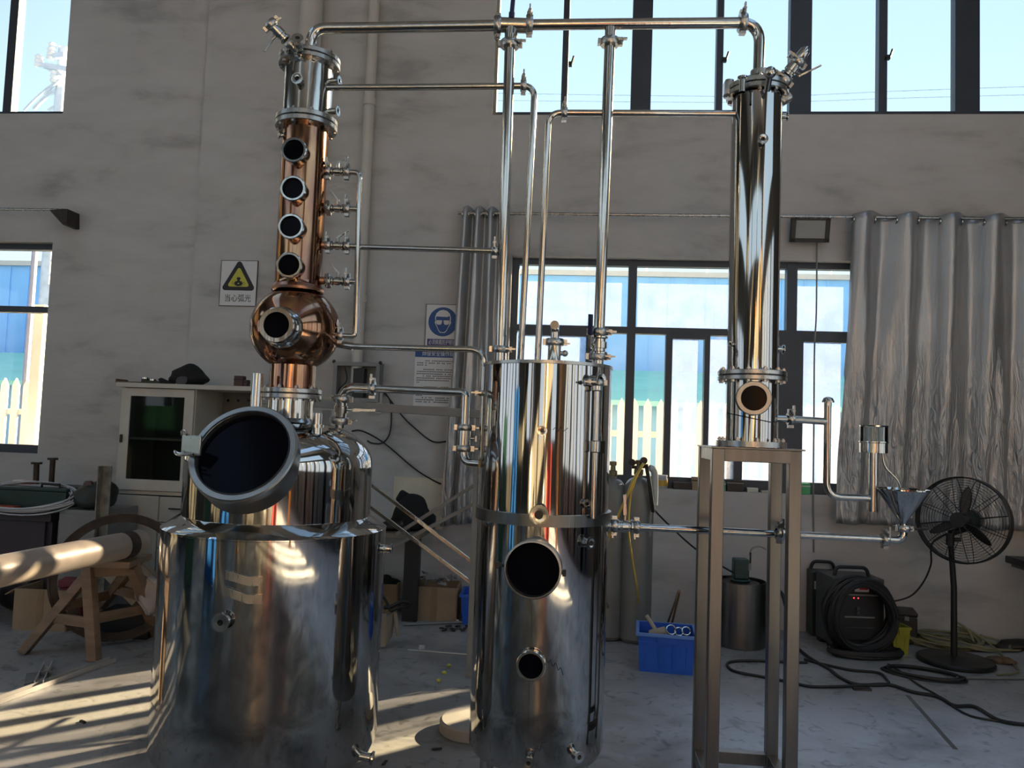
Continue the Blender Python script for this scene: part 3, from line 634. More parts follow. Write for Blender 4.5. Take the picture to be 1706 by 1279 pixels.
r = rad(97, D2-.32); mb = MB(); mb.lathe(p, d, [(r*.97, -.03), (r*.97, .075), (r, .08), (r, .092), (r-.004, .094), (r*.93, .094), (r*.93, -.02)], 56); hat = obj('hatch_neck', mb, RIMST, tank)
mb = MB(); mb.lathe(p, d, [(0, .055), (r*.93, .055)], 48); obj('hatch_opening', mb, DGLASS, hat, label='open dark hatch mouth')
dr = d.cross(UPZ)*-1
for s, px, py in ((-1, 829, 940), (1, 940, 953)):
    q0 = U(px+(14 if s < 0 else -9), py+2, 2.80); q1 = U(px, py, 2.78); mb = MB(); mb.bar(q0, q1, .012, .012); mb.bar(q1-UPZ*.014, q1+UPZ*.010, .014, .014); obj('hook', mb, BLK, hat, 0)
d, p = face(B, RB+.03, 884, 1110); p = V((B[0], B[1], p.z))+d*(RB-.012); sight(tank, p, d, rad(50, D2-.30), .04, .22)
for px, py, rr, L in ((903, 717, .013, .02), (990, 842, .014, .03), (979, 839, .011, .015), (986, 905, .016, .035), (966, 1262, .014, .03), (880, 1272, .014, .03)):
    rr_ = RB if py > 860 else ru
    d, p = face(B, rr_+L, px, py); port(tank, V((B[0], B[1], p.z))+d*(rr_-.002), d, rr, L)
d, p = face(B, RB+.03, 898, 857); port(tank, V((B[0], B[1], p.z))+d*(RB-.002), d, .024, .045, bore=.68)
p = U(938, 900, 2.83)
d, p = face(B, ru+.03, 996, 632); q = V((B[0], B[1], p.z)); base = q+d*(ru)
port(tank, base, d, .016, .05)
mb = MB(); e_ = q+d*(ru+.028); zlo = zq(742)
mb.lathe((e_.x, e_.y, 0), (0, 0, 1), [(0, zq(648)+.01), (.018, zq(648)+.01), (.018, zq(648)-.01), (.011, zq(648)-.014), (.011, zlo+.03), (.017, zlo+.026), (.017, zlo-.012), (.011, zlo-.016), (.011, zq(850)), (0, zq(850))], 16); obj('level_tube', mb, PIPE, tank)
clamp(tank, V((e_.x, e_.y, p.z-.012)), UPZ, .014, -RIGHT)
for pts in (((921, 716), (926, 712), (929, 719), (935, 711), (938, 718), (946, 713)), ((909, 1096), (914, 1104), (917, 1098), (921, 1110), (926, 1104), (930, 1116), (934, 1112), (938, 1124)), ((880, 1266), (885, 1254), (889, 1260), (893, 1246), (899, 1250), (903, 1238), (910, 1236))):
    mb = MB(); pp = []
    for p_ in spline([V((a, b_, 0)) for a, b_ in pts], 4): pp.append(face(B, (RB if p_.y > 860 else ru)+.0005, p_.x, p_.y)[1])
    mb.tube(pp, .0012, 5); obj('marker_scribble', mb, INK, tank, label='black marker scribble')
mb = MB(); pp = []
for py in list(range(1005, 1085, 20))+[1085]: pp.append(face(B, RB+.0003, 886, py)[1])
mb.tube(pp, .0010, 4); pp = [face(B, RB+.0003, 882-.03*(py-1140), py)[1] for py in range(1138, 1236, 20)]; mb.tube(pp, .0010, 4); obj('weld_seam', mb, IRON, tank)
# top fitting
p = U(923, 604, 3.06); zz = lambda y: zfor(p, y)
mb = MB(); mb.lathe((p.x, p.y, 0), (0, 0, 1), [(.028, ztp+.014), (.026, zz(599)), (.026, zz(576)), (.020, zz(574)), (.020, zz(566))], 24); tf = obj('top_fitting', mb, PIPE, tank)
clamp(tank, (p.x, p.y, zz(570)), UPZ, .021, RIGHT)
mb = MB(); q = V((p.x, p.y, zz(588))); mb.cyl(q, q+RIGHT*.04, .009, 10); mb.ball(q+RIGHT*.042, .013, 12); obj('knob', mb, SATIN, tank)
mb = MB(); mb.tube(fillet([(p.x, p.y, zz(566)), (p.x, p.y, zz(545)), V((p.x, p.y, zz(545)))-V((0, .07, 0))], .04, 8), .017, 14); obj('top_elbow', mb, PIPE, tank)
# ------------------------------------------------------------------ condenser
D3 = 3.15
E = up_z(U(1256, 450, D3)); ze = lambda y: zfor(E, y); RE = rad(82, D3)
con = thing('condenser_tower', 'slender polished steel condenser column bolted on top of the open metal stand', 'condenser', (E[0], E[1], ze(745)))
mb = MB(); mb.lathe((E[0], E[1], 0), (0, 0, 1), [(RE, ze(621)), (RE, ze(400)), (RE, ze(166))], 56); obj('upper_shell', mb, STEEL, con)
flange_pair(con, E, ze(155), rad(101, D3), .020, 10, rin=rad(70, D3))
mb = MB(); zl = ze(147); mb.lathe((E[0], E[1], 0), (0, 0, 1), [(rad(92, D3), zl-.005), (rad(88, D3), zl+.010), (rad(60, D3), zl+.030), (rad(20, D3), zl+.036), (0, zl+.036)], 48); obj('top_cap', mb, SATIN, con)
flange_pair(con, E, ze(627), rad(110, D3), .018, 12, rin=rad(72, D3))
mb = MB(); mb.lathe((E[0], E[1], 0), (0, 0, 1), [(RE, ze(741)), (RE, ze(634))], 56); obj('lower_shell', mb, STEEL, con)
mb = MB(); zb = ze(744); r = rad(112, D3); mb.lathe((E[0], E[1], 0), (0, 0, 1), [(.02, zb), (r, zb), (r, zb+.022), (.02, zb+.022)], 48); bf = obj('base_flange', mb, SATIN, con)
me = bolt_mesh(.005, .024)
for i in range(10): a = .3+i*math.pi/5; inst('bolt', me, (E[0]+math.cos(a)*(r-.014), E[1]+math.sin(a)*(r-.014), zb+.012), bf)
d, p = face(E, RE+.03, 1256, 663); p = V((E[0], E[1], p.z))+d*(RE-.03); sight(con, p, d, rad(57, D3-.13), .062, .30, m=RIMST)
mb = MB(); pp = [face(E, RE+.0005, x, 688+(x-1212)*.21)[1] for x in range(1212, 1292, 8)]; mb.tube(pp, .0022, 6); mb.lathe(p, d, [(.068, .018), (.064, .024), (.058, .028)], 32); obj('weld_seam', mb, IRON, con)
d, p = face(E, RE+.02, 1271, 231); port(con, V((E[0], E[1], p.z))+d*RE, d, .014, .022)
for py in (192, 580):
    p = V((E[0], E[1], ze(py)))+RIGHT*(RE-.003); port(con, p, RIGHT, .013, .03)
d, p = face(E, RE+.01, 1217, 573); port(con, V((E[0], E[1], p.z))+d*RE, d, .008, .012)
lug = V((E[0], E[1], ze(150)))-RIGHT*rad(96, D3)
mb = MB(); mb.bar(lug+UPZ*.0+RIGHT*.02, lug-RIGHT*.02, .05, .075, (0, 0, 1)); obj('lifting_lug', mb, SATIN, con, bev=.012)
mb = MB(); lg = V((E[0], E[1], ze(165)))+RIGHT*rad(97, D3); mb.bar(lg-RIGHT*.02+UPZ*.03, lg+RIGHT*.008-UPZ*.012, .05, .06, (0, 0, 1)); obj('lifting_lug', mb, SATIN, con, bev=.012)
p0, p1 = U(1300, 140, 3.13), U(1336, 92, 3.10); a_ = (p1-p0).normalized()
mb = MB(); mb.tube([p0-a_*.05, p0+a_*.03], .02, 16); obj('stub', mb, PIPE, con)
clamp(con, p0+a_*.02, a_, .018, -RIGHT); butterfly(con, p0+a_*.07, a_, .019, .06, a_*.9+RIGHT*.4-UPZ*.3, .085, name='vent_valve'); clamp(con, p0+a_*.105, a_, .017, -RIGHT)
mb = MB(); mb.tube([p0+a_*.10, p0+a_*.13, p0+a_*.155, p0+a_*.17], [.018, .022, .02, .008], 16); obj('vent_cap', mb, PIPE, con)
p = U(1237, 133, 3.06); mb = MB(); mb.lathe(p, UPZ, [(.012, -.05), (.012, 0), (.02, .004), (.02, .012), (0, .016)], 14); obj('stub', mb, PIPE, con)
p = U(1283, 121, 3.02); mb = MB(); mb.tube([p+V((0, .05, -.05)), p], .013, 12); mb.ball(p, .024, 14); obj('relief_valve', mb, PIPE, con)
# ------------------------------------------------------------------ stand
Ys = V((E[0], E[1], 0)); zt = ze(745)
st = thing('condenser_stand', 'tall narrow brushed steel stand of square posts under the condenser', 'stand', (E[0], E[1], 0))
fl_, fr_ = U(1192.5, 900, 2.985), U(1321, 900, 2.985); lw = .048
yb_ = fl_.y+.315
for x, y in ((fl_.x, fl_.y), (fr_.x, fr_.y), (fl_.x, yb_), (fr_.x, yb_)):
    mb = MB(); mb.bx(x-lw/2, x+lw/2, y-lw/2, y+lw/2, 0, zt-.006); obj('leg', mb, BRUSH, st, 0, bev=.003)
x0, x1, y0, y1 = fl_.x-lw/2, fr_.x+lw/2, fl_.y-lw/2, yb_+lw/2
mb = MB(); mb.bx(x0-.004, x1+.004, y0-.004, y1+.004, zt-.006, zt); obj('top_plate', mb, BRUSH, st, 0)
for a, b_ in (((x0+lw, x1-lw, y0+.004, y0+lw-.004)), (x0+lw, x1-lw, y1-lw+.004, y1-.004)), (((x0+.004, x0+lw-.004, y0+lw, y1-lw)), (x1-lw+.004, x1-.004, y0+lw, y1-lw)):
    for q in (a, b_): mb = MB(); mb.bx(*q, zt-.056, zt-.006); obj('apron_rail', mb, BRUSH, st, 0, bev=.002)
zr = .115
for q in ((x0+lw, x1-lw, y1-lw+.004, y1-.004), (x0+.004, x0+lw-.004, y0+lw, y1-lw), (x1-lw+.004, x1-.004, y0+lw, y1-lw)):
    mb = MB(); mb.bx(*q, zr-.024, zr+.024); obj('lower_rail', mb, BRUSH, st, 0, bev=.002)
# ------------------------------------------------------------------ pipework
def vert(px0, py0, px1, py1, d0, d1): return U(px0, py0, d0), U(px1, py1, d1)
rv = .0225
def zrow(px): return D1-(px-515)/(1257-515)*(D1-D3)
vp = thing('vapour_pipe', 'long overhead steel pipe joining the copper column to the condenser', 'pipe', U(850, 42, 3.2))
pts = [U(514, 92, D1-.02), U(522, 47, D1-.02), U(600, 46.5, zrow(600)), U(850, 42, zrow(850)), U(1017, 40, zrow(1017)), U(1150, 39, zrow(1150)), U(1266, 38, D3), U(1264, 112, D3), U(1263, 138, D3)]
run(vp, 'tube', pts, rv, .085)
for px, py, sd in ((829, 43, -UPZ), (882, 41, UPZ), (1237, 38, UPZ)): clamp(vp, U(px, py, zrow(px)), RIGHT, .0225, sd)
mb = MB(); c = U(852, 42, zrow(852)); mb.tube([c-RIGHT*.065, c+RIGHT*.065], .03, 20); mb.tube([c, c-UPZ*.07], .027, 18); obj('tee_body', mb, PIPE, vp)
mb = MB(); c2 = U(852, 42, zrow(852))
mb.cyl(c2+UPZ*.03, c2+UPZ*.055, .013, 12); mb.bar(c2+UPZ*.05, c2+UPZ*.2+RIGHT*.008, .018, .012, (0, 1, 0)); obj('valve_lever', mb, BLUEH, vp, bev=.002, label='dark blue lever standing up from the tee')
mb = MB(); c = U(1266, 118, D3); mb.lathe((c.x, c.y, ze(132)), UPZ, [(rv, -.02), (rv+.016, -.012), (rv+.016, .01), (rv, .016)], 24); obj('ferrule', mb, SATIN, vp)
d1 = thing('drop_pipe', 'thick vertical steel pipe beside the curtain, dropping from the overhead pipe onto the tank lid', 'pipe', U(833, 604, 3.15))
a_, b_ = U(850, 58, 3.19), U(833, 606, 3.15); run(d1, 'tube', [a_, b_], .0225)
clamp(d1, a_+(b_-a_).normalized()*.04, (b_-a_), .0225, RIGHT)
clamp(d1, b_-(b_-a_).normalized()*.06, (b_-a_), .020, RIGHT)
d2 = thing('drop_pipe', 'thick vertical steel pipe with a blue handled ball valve above the tank lid', 'pipe', U(996, 606, 3.12))
a_, b_ = U(1017, 47, zrow(1017)-.0), U(996, 608, 3.12); ax_ = (b_-a_).normalized()
run(d2, 'tube', [a_, b_], .0225)
clamp(d2, a_+ax_*.06, ax_, .0225, RIGHT)
butterfly(d2, U(997.5, 575, 3.12), ax_, .024, .07, V((0, -.25, 1)), .12, BLUEH, name='ball_valve')
clamp(d2, U(998, 553, 3.12), ax_, .0225, RIGHT); clamp(d2, U(996, 594, 3.12), ax_, .0225, RIGHT)
wt = thing('water_pipe', 'thin steel pipe from the column head, bending down behind the thick pipe', 'pipe', U(868, 600, 3.2))
run(wt, 'tube', [U(545, 146, D1+.02), U(700, 145, 3.23), U(891, 143, 3.22), U(867, 606, 3.2)], .0135, .055)
clamp(wt, U(872, 143, 3.22), RIGHT, .0135, UPZ)
wt = thing('water_pipe', 'thin steel pipe from the condenser, bending down to the tank lid', 'pipe', U(896, 600, 3.2))
run(wt, 'tube', [U(1232, 189, D3+.02), U(1100, 188.5, 3.17), U(914, 188, 3.2), U(895.5, 606, 3.2)], .0135, .055)
clamp(wt, U(940, 188, 3.2), RIGHT, .0135, UPZ)
t_ = thing('product_pipe', 'thin brass toned pipe running level from a column valve to the thick drop pipe', 'pipe', U(700, 416, 3.2))
run(t_, 'tube', [U(530, 410, D1+.03), U(590, 411, D1+.04), U(832, 418, 3.17)], .0120, .03); clamp(t_, U(824, 418, 3.17), RIGHT, .012, UPZ)
t_ = thing('ball_pipe', 'steel pipe from the copper ball, bending down along the tank wall', 'pipe', U(700, 580, 3.2))
run(t_, 'tube', [U(548, 572, D1+.04), U(585, 577, D1+.02), U(700, 580, 3.22), U(808, 582, 3.18), U(799, 850, 3.15)], .0135, .07)
mb = MB(); a_, b_ = U(562, 572.5, D1+.03), U(588, 577, D1+.02); mb.tube([a_, b_], .0165, 14); obj('coupling', mb, PIPE, t_)
clamp(t_, U(806, 655, 3.17), UPZ, .012, -RIGHT)
rf = thing('return_pipe', 'steel pipe with a lever valve looping from the boiler dome to the tank wall', 'pipe', U(570, 700, 3.22))
a_ = U(566, 712, 3.28); b_ = U(571, 645, 3.26)
run(rf, 'tube', [a_, b_, U(616, 647, 3.25), ], .020, .055)
run(rf, 'tube', [U(612, 647, 3.25), U(760, 653, 3.16), U(776, 654, 3.15), U(772, 770, 3.12), U(800, 772, 3.08)], .0165, .055)
butterfly(rf, U(568, 681, 3.27), b_-a_, .0215, .08, RIGHT+UPZ*.02, .10)
clamp(rf, U(567, 700, 3.27), b_-a_, .020, RIGHT); clamp(rf, U(569.5, 664, 3.26), b_-a_, .020, -RIGHT)
clamp(rf, U(620, 647, 3.25), RIGHT, .018, UPZ)
clamp(rf, U(774, 712, 3.13), UPZ, .017, RIGHT); clamp(rf, U(772, 747, 3.12), UPZ, .017, RIGHT)
mb = MB(); c = U(773, 730, 3.125); mb.lathe(c, UPZ, [(.017, -.042), (.026, -.036), (.026, .036), (.017, .042)], 20); cv = obj('check_valve', mb, PIPE, rf)
mb = MB(); mb.cyl(c+RIGHT*.02, c+RIGHT*.05, .006, 10); mb.cyl(c+RIGHT*.05-UPZ*.012, c+RIGHT*.05+UPZ*.012, .009, 10); obj('stem', mb, SATIN, cv)
# outlet line to the funnel
ol = thing('outlet_pipe', 'long level steel pipe from the tank waist through the stand to the funnel', 'pipe', U(1200, 885, 3.1))
fx = U(1505, 893, 3.10)
run(ol, 'tube', [U(1008, 875, 3.08), U(1066, 878, 3.1), U(1474, 898, 3.1)], .0145, .02)
clamp(ol, U(1023, 875, 3.09), RIGHT, .0145, -UPZ); clamp(ol, U(1060, 877.5, 3.1), RIGHT, .0145, -UPZ)
butterfly(ol, U(1041, 876.5, 3.1), RIGHT, .018, .06, UPZ+RIGHT*-.05, .085)
clamp(ol, U(1299, 887, 3.09), RIGHT, .018, UPZ); clamp(ol, U(1474, 898, 3.1), RIGHT, .0145, UPZ)
run(ol, 'elbow', [U(1472, 898, 3.1), U(1505, 900, 3.1), U(1505, 872, 3.1)], .0155, .045)
fn = thing('funnel', 'wide open steel funnel standing on the pipe elbow beside the fan', 'funnel', U(1505, 880, 3.1))
c = U(1504, 872, 3.1); zf = lambda y: zfor(c, y); rt = rad(84, 3.1)
mb = MB(); mb.lathe((c.x, c.y, 0), UPZ, [(.014, zf(884)), (.014, zf(869)), (rt-.004, zf(818)), (rt, zf(816)), (rt, zf(814)), (rt-.004, zf(814)), (rt-.008, zf(818)), (.010, zf(868)), (.010, zf(884))], 40); obj('cone', mb, STEEL, fn)
clamp(fn, (c.x, c.y, zf(880)), UPZ, .0145, RIGHT)
mb = MB(); a_ = V((c.x, c.y, zf(880))); mb.tube([a_+RIGHT*.02, a_+RIGHT*.075], .005, 8); mb.tube(spline([a_+RIGHT*.07, a_+RIGHT*.085+V((0, -.008, 0)), a_+RIGHT*.1, a_+RIGHT*.085+V((0, .008, 0))], 4, True), .0035, 6, closed=True); obj('clamp_handle', mb, BLK, fn)
# parrot
pa = thing('spirit_parrot', 'bent steel spirit parrot with a glass cup beside the silver curtain', 'hydrometer stand', U(1380, 820, 3.13))
k = 3.14
run(pa, 'inlet_tube', [U(1286, 697, k), U(1318, 698, k), U(1377, 702, k)], .0145, .02); clamp(pa, U(1317, 697.5, k), RIGHT, .0145, UPZ)
run(pa, 'bent_tube', [U(1379, 668, k), U(1377, 827, k), U(1455, 830, k)], .0145, .06)
c = U(1379.5, 668, k); mb = MB(); mb.lathe(c, UPZ, [(.014, -.02), (.014, -.006), (.024, -.006), (.024, 0), (.018, .012), (.008, .017), (0, .018)], 24); obj('vent_cap', mb, PIPE, pa)
c = U(1455, 800, k); zf = lambda y: zfor(c, y)
mb = MB(); mb.lathe((c.x, c.y, 0), UPZ, [(0, zf(852)), (.017, zf(852)), (.017, zf(752)), (0, zf(752))], 20); obj('hydrometer_tube', mb, PIPE, pa)
rcup = rad(44, k)
mb = MB(); mb.lathe((c.x, c.y, 0), UPZ, [(0, zf(754)), (rcup, zf(754)), (rcup, zf(738)), (rcup+.003, zf(737)), (rcup+.003, zf(735)), (rcup-.004, zf(735)), (rcup-.004, zf(750)), (0, zf(750))], 32); obj('cup_base', mb, PIPE, pa)
mb = MB(); mb.lathe((c.x, c.y, 0), UPZ, [(rcup, zf(736)), (rcup, zf(709)), (rcup-.003, zf(709)), (rcup-.003, zf(736))], 32); obj('glass_cup', mb, glass_mat('clear_cup', (.85, .88, .88), 1.4), pa)
mb = MB(); mb.lathe((c.x, c.y, 0), UPZ, [(rcup+.001, zf(711)), (rcup+.002, zf(708.5)), (rcup-.005, zf(708.5))], 32); obj('cup_rim', mb, PIPE, pa)
run(pa, 'spout_tube', [U(1470, 753, k-.01), U(1472, 776, k-.01), U(1496, 800, k-.02), U(1500, 815, k-.02)], .0045, .03)
# ================================================================== REAR WALL: curtains, signs, lamp
CURT = mat('silver_curtain', (.46, .465, .475), .38, .6, .10, 3, .0)
def curtain_nodes(m):
    n = m.node_tree.nodes; l = m.node_tree.links; b = n['Principled BSDF']
    t = n.new('ShaderNodeTexCoord'); mp = n.new('ShaderNodeMapping'); mp.inputs['Scale'].default_value = (26, 10, 5); l.new(t.outputs['Object'], mp.inputs[0])
    z = n.new('ShaderNodeTexNoise'); z.inputs['Scale'].default_value = 1.2; z.inputs['Detail'].default_value = 4; z.inputs['Distortion'].default_value = 1.2; l.new(mp.outputs[0], z.inputs['Vector'])
    s = n.new('ShaderNodeSeparateXYZ'); l.new(t.outputs['Object'], s.inputs[0])
    mr = n.new('ShaderNodeMapRange'); mr.inputs[1].default_value = 1.5; mr.inputs[2].default_value = .6; mr.inputs[3].default_value = .12; mr.inputs[4].default_value = 1.0; l.new(s.outputs['Z'], mr.inputs[0])
    bp = n.new('ShaderNodeBump'); bp.inputs['Distance'].default_value = .03; l.new(mr.outputs[0], bp.inputs['Strength']); l.new(z.outputs[0], bp.inputs['Height']); l.new(bp.outputs[0], b.inputs['Normal'])
curtain_nodes(CURT)
YC = YW-.13
def curtain(name, lab, tl, tr, bl, br, yc, nfold, amp, seed, flare):
    rnd = random.Random(seed); ph = [rnd.uniform(-.5, .5) for _ in range(60)]; am = [rnd.uniform(.6, 1.25) for _ in range(60)]
    TL, TR, BL, BR = YP(*tl, yc), YP(*tr, yc), YP(*bl, yc), YP(*br, yc)
    def fn(u, v):      # v 0 top, 1 bottom
        u2 = u+.012*math.sin(6*v+u*9)*v
        a = TL+(TR-TL)*u2; b = BL+(BR-BL)*u2; p = a+(b-a)*v
        k = u2*nfold; i = int(k) % 60; f = ph[i]*(1-(k % 1))+ph[(i+1) % 60]*(k % 1)
        w = math.sin(2*math.pi*k+f*v*2.2); s = am[i]*(1-(k % 1))+am[(i+1) % 60]*(k % 1)
        y = -amp*s*(w if abs(w) < .5 else math.copysign(.5+(abs(w)-.5)*.8, w))*(1-.35*v)
        y += flare*v*math.sin(2*math.pi*k*2.3+3*v+seed)*.5+.006*v*math.sin(31*u+17*v)+.005*v*math.sin(57*u-23*v)
        p.y += y; p.z += .012*math.cos(2*math.pi*k+math.pi)*(1-v); return p
    mb = MB(); mb.grid(fn, int(nfold*18), 46)
    root = thing(name, lab, 'curtain', ((BL+BR)/2).to_tuple())
    o = obj('cloth', mb, CURT, root, 0); o.data.polygons.foreach_set('use_smooth', [True]*len(o.data.polygons))
    sd = o.modifiers.new('thickness', 'SOLIDIFY'); sd.thickness = .003
    for k in range(int(nfold*2)+1):
        u = (k+.0)/(nfold*2)
        if u > 1: break
        q = TL+(TR-TL)*u; mb = MB(); mb.lathe(V((q.x, yc, q.z-.055)), (1, 0, .0), [(.020, -.004), (.030, -.004), (.030, .004), (.020, .004), (.020, -.004)], 16); obj('eyelet', mb, PIPE, root)
    return root
curtain('curtain', 'wide crinkled silver curtain hanging over the window end behind the fan', (1421, 354), (1815, 362), (1393, 872), (1830, 890), YC, 5.4, .062, 3, .05)
curtain('curtain', 'narrow gathered silver curtain hanging beside the blue goggles sign', (772, 346), (846, 348), (735, 876), (840, 868), YC, 3.6, .058, 8, .03)
t = thing('curtain_rod', 'long thin curtain rod above the wide window', 'curtain rod', YP(1100, 365, YC))
a, b = YP(763, 357, YC), YP(1800, 373, YC); a.z = b.z = (a.z+b.z)/2
mb = MB(); mb.tube([(a.x, YC, wz(1100, 366)), (b.x, YC, wz(1100, 366))], .0125, 12); obj('rod', mb, SATIN, t)
for px in (779, 1250, 1560):
    x = wx(px, 365); z = wz(1100, 366); mb = MB(); mb.bx(x-.012, x+.012, YC, YW, z-.012, z+.012); mb.bx(x-.02, x+.02, YW-.012, YW, z-.06, z+.03); obj('bracket', mb, IRON, t)
t = thing('curtain_rod', 'short bare curtain rod ending in a dark bracket over the window beyond the cabinet', 'curtain rod', YP(60, 350, YC))
z = YP(60, 349, YC).z; x1 = YP(108, 350, YC).x
mb = MB(); mb.tube([(XL+.6, YC, z), (x1, YC, z)], .011, 12); obj('rod', mb, SATIN, t)
mb = MB(); p = YP(104, 358, YC); mb.prism([(-.10, .035), (.06, .045), (.07, -.09), (.03, -.09)], (p.x, YC-.03, p.z), (1, 0, 0), (0, 0, 1), -.16); obj('bracket', mb, IRON, t, 0)
# floodlight
t = thing('floodlight', 'square black floodlight with a grey glass front on the wall above the window', 'floodlight', YP(1350, 382, YW-.1))
c = YP(1350, 382, YW-.10); ux = V((1, 0, 0)); tl = math.radians(14); uy = V((0, math.sin(tl)*-1*-1, math.cos(tl))); uy = V((0, -.22, .97)).normalized(); nn = ux.cross(uy)
mb = MB(); mb.obox(c-nn*.02, ux*.145, uy*.098, nn*.02); fb = obj('housing', mb, BLK, t, 0, bev=.006)
mb = MB(); mb.obox(c+nn*.001, ux*.112, uy*.068, nn*.004); obj('lens', mb, mat('floodlight_glass', (.33, .34, .33), .25, 0, .05), t, 0)
mb = MB()
for s in (-1, 1): mb.obox(c+nn*.006+ux*s*.128, ux*.016, uy*.098, nn*.008); mb.obox(c+nn*.006+uy*s*.084, ux*.145, uy*.014, nn*.008)
obj('bezel', mb, BLK, t, 0)
mb = MB(); mb.bar(c+V((0, .03, 0)), V((c.x, YW, c.z+.02)), .05, .03); obj('bracket', mb, BLK, t, 0)
mb = MB(); mb.tube(spline([YP(1361, 402, YW-.03), YP(1360, 520, YW-.02), YP(1357, 580, YW-.03), YP(1356, 700, YW-.02), YP(1355, 815, YW-.012), YP(1356, 920, YW-.012)], 6), .006, 6); tag(obj('hanging_cable', mb, mat('grey_cord', (.20, .20, .19), .6)), 'thin grey cord hanging from the floodlight down past the window', 'cord')
# ---- signs
def txt(par, s, cx, cz, size, m, y, width=None):
    cu = bpy.data.curves.new('lettering', 'FONT'); cu.body = s; cu.size = size; cu.align_x = 'CENTER'; cu.align_y = 'CENTER'; cu.extrude = .0006; cu.resolution_u = 3
    o = bpy.data.objects.new('tmp', cu); C.objects.link(o); bpy.context.view_layer.update()
    me = bpy.data.meshes.new_from_object(o.evaluated_get(bpy.context.evaluated_depsgraph_get())); bpy.data.objects.remove(o)
    xs = [v.co.x for v in me.vertices] or [0, 1]; w = max(xs)-min(xs); k = (width/w) if width and w > 0 else 1
    me.transform(Matrix.Translation(V((cx, y, cz))-W[par])@Matrix.Rotation(math.pi/2, 4, 'X')@Matrix.Diagonal((k, 1, 1, 1)))
    me.materials.clear(); me.materials.append(m); o = bpy.data.objects.new('lettering', me); C.objects.link(o); o.parent = par; W[o] = W[par]; return o
def board(name, lab, px0, py0, px1, py1, yw):
    a, b = YP(px0, py0, yw-.012), YP(px1, py1, yw-.012); x0, x1, z1, z0 = a.x, b.x, a.z, b.z
    t = thing(name, lab, 'sign', ((x0+x1)/2, yw-.012, z0))
    mb = MB(); mb.bx(x0, x1, yw-.010, yw-.001, z0, z1); obj('board', mb, WHITE, t, 0)
    return t, x0, x1, z0, z1, yw-.0105
YS = YPIER
t, x0, x1, z0, z1, y = board('warning_sign', 'white warning sign with a yellow black bordered triangle', 369.5, 434, 425, 509.5, YS)
mb = MB(); e_ = .004
for q in ((x0-e_, x1+e_, z0-e_, z0), (x0-e_, x1+e_, z1, z1+e_), (x0-e_, x0, z0, z1), (x1, x1+e_, z0, z1)): mb.bx(q[0], q[1], y-.001, YS-.001, q[2], q[3])
obj('edge', mb, IRON, t, 0)
w = x1-x0; h = z1-z0; cx = (x0+x1)/2
def tri(r, m, yy, cz):
    pts = []
    for i in range(3):
        a = math.pi/2+i*2*math.pi/3; c_ = V((math.cos(a)*r*.86, math.sin(a)*r*.86))
        for s in (-.5, 0, .5): pts.append((c_.x+math.cos(a+s*1.9)*r*.14, c_.y+math.sin(a+s*1.9)*r*.14))
    mb = MB(); mb.prism(pts, (cx, yy, cz), (1, 0, 0), (0, 0, 1), .0006); return obj('triangle', mb, m, t, 0)
cz = z0+h*.575
tri(w*.475*1.06, INK, y, cz); tri(w*.305*1.06, YEL, y-.0007, cz)
mb = MB(); mb.lathe((cx, y-.0016, cz+.012), (0, 1, 0), [(0, 0), (.018, 0), (.018, .0006)], 20); mb.lathe((cx, y-.0016, cz-.030), (0, 1, 0), [(.008, 0), (.036, 0), (.036, .0006)], 24)
for i in range(12): a = i*math.pi/6; d_ = V((math.cos(a)*1.35, 0, math.sin(a)*.8)); mb.bar(V((cx, y-.0014, cz-.030))+d_*.03, V((cx, y-.0014, cz-.030))+d_*.048, .004, .001, (0, 1, 0))
for i in range(len(mb.v)):
    p = mb.v[i]; c_ = cz+.012 if p.z > cz-.004 and i < 60 else cz-.030; p.z = c_+(p.z-c_)*.62
obj('pictogram', mb, INK, t, 0)
txt(t, '当心弧光', cx, z0+h*.155, .066, INK, y, w*.72)
t, x0, x1, z0, z1, y = board('goggles_sign', 'white sign with a blue disc showing a head in goggles', 711, 507, 764, 582, YS)
w = x1-x0; h = z1-z0; cx = (x0+x1)/2; cz = z1-h*.385; R = w*.43
mb = MB()
for q in ((x0-e_, x0, z0, z1), (x0-e_, x1+e_, z1, z1+e_)): mb.bx(q[0], q[1], y-.001, YS-.001, q[2], q[3])
obj('edge', mb, IRON, t, 0)
mb = MB(); mb.lathe((cx, y-.0005, cz), (0, 1, 0), [(0, 0), (R, 0), (R, .0006)], 40); obj('disc', mb, SIGNBLUE, t, 0)
hp = [(-.52, .05), (-.56, -.04), (-.48, -.22), (-.40, -.36), (-.30, -.60), (-.16, -.76), (.16, -.76), (.30, -.60), (.40, -.36), (.50, -.22), (.58, -.04), (.54, .05), (.55, .30), (.46, .58), (.25, .76), (0, .82), (-.25, .76), (-.46, .58), (-.55, .30)]
mb = MB(); mb.prism([(a*R, b_*R) for a, b_ in hp], (cx, y-.0006, cz), (1, 0, 0), (0, 0, 1), .0005); obj('head_shape', mb, WHITE, t, 0)
mb = MB(); fp = [(-.49, .32), (-.42, .36), (.32, .33), (.40, .40), (.49, .36), (.47, .02), (.44, -.2), (.36, -.36), (.27, -.57), (.13, -.71), (-.13, -.71), (-.27, -.57), (-.36, -.36), (-.44, -.2), (-.47, .02)]
mb.prism([(a*R, b_*R) for a, b_ in fp], (cx, y-.0012, cz), (1, 0, 0), (0, 0, 1), .0005); obj('face_shape', mb, SIGNBLUE, t, 0)
mb = MB()
for s in (-1, 1): mb.prism([(a*R*s, b_*R) for a, b_ in ([(.05, .10), (.44, .10), (.44, -.10), (.36, -.20), (.14, -.20), (.07, -.10)][::s])], (cx, y-.0018, cz), (1, 0, 0), (0, 0, 1), .0005)
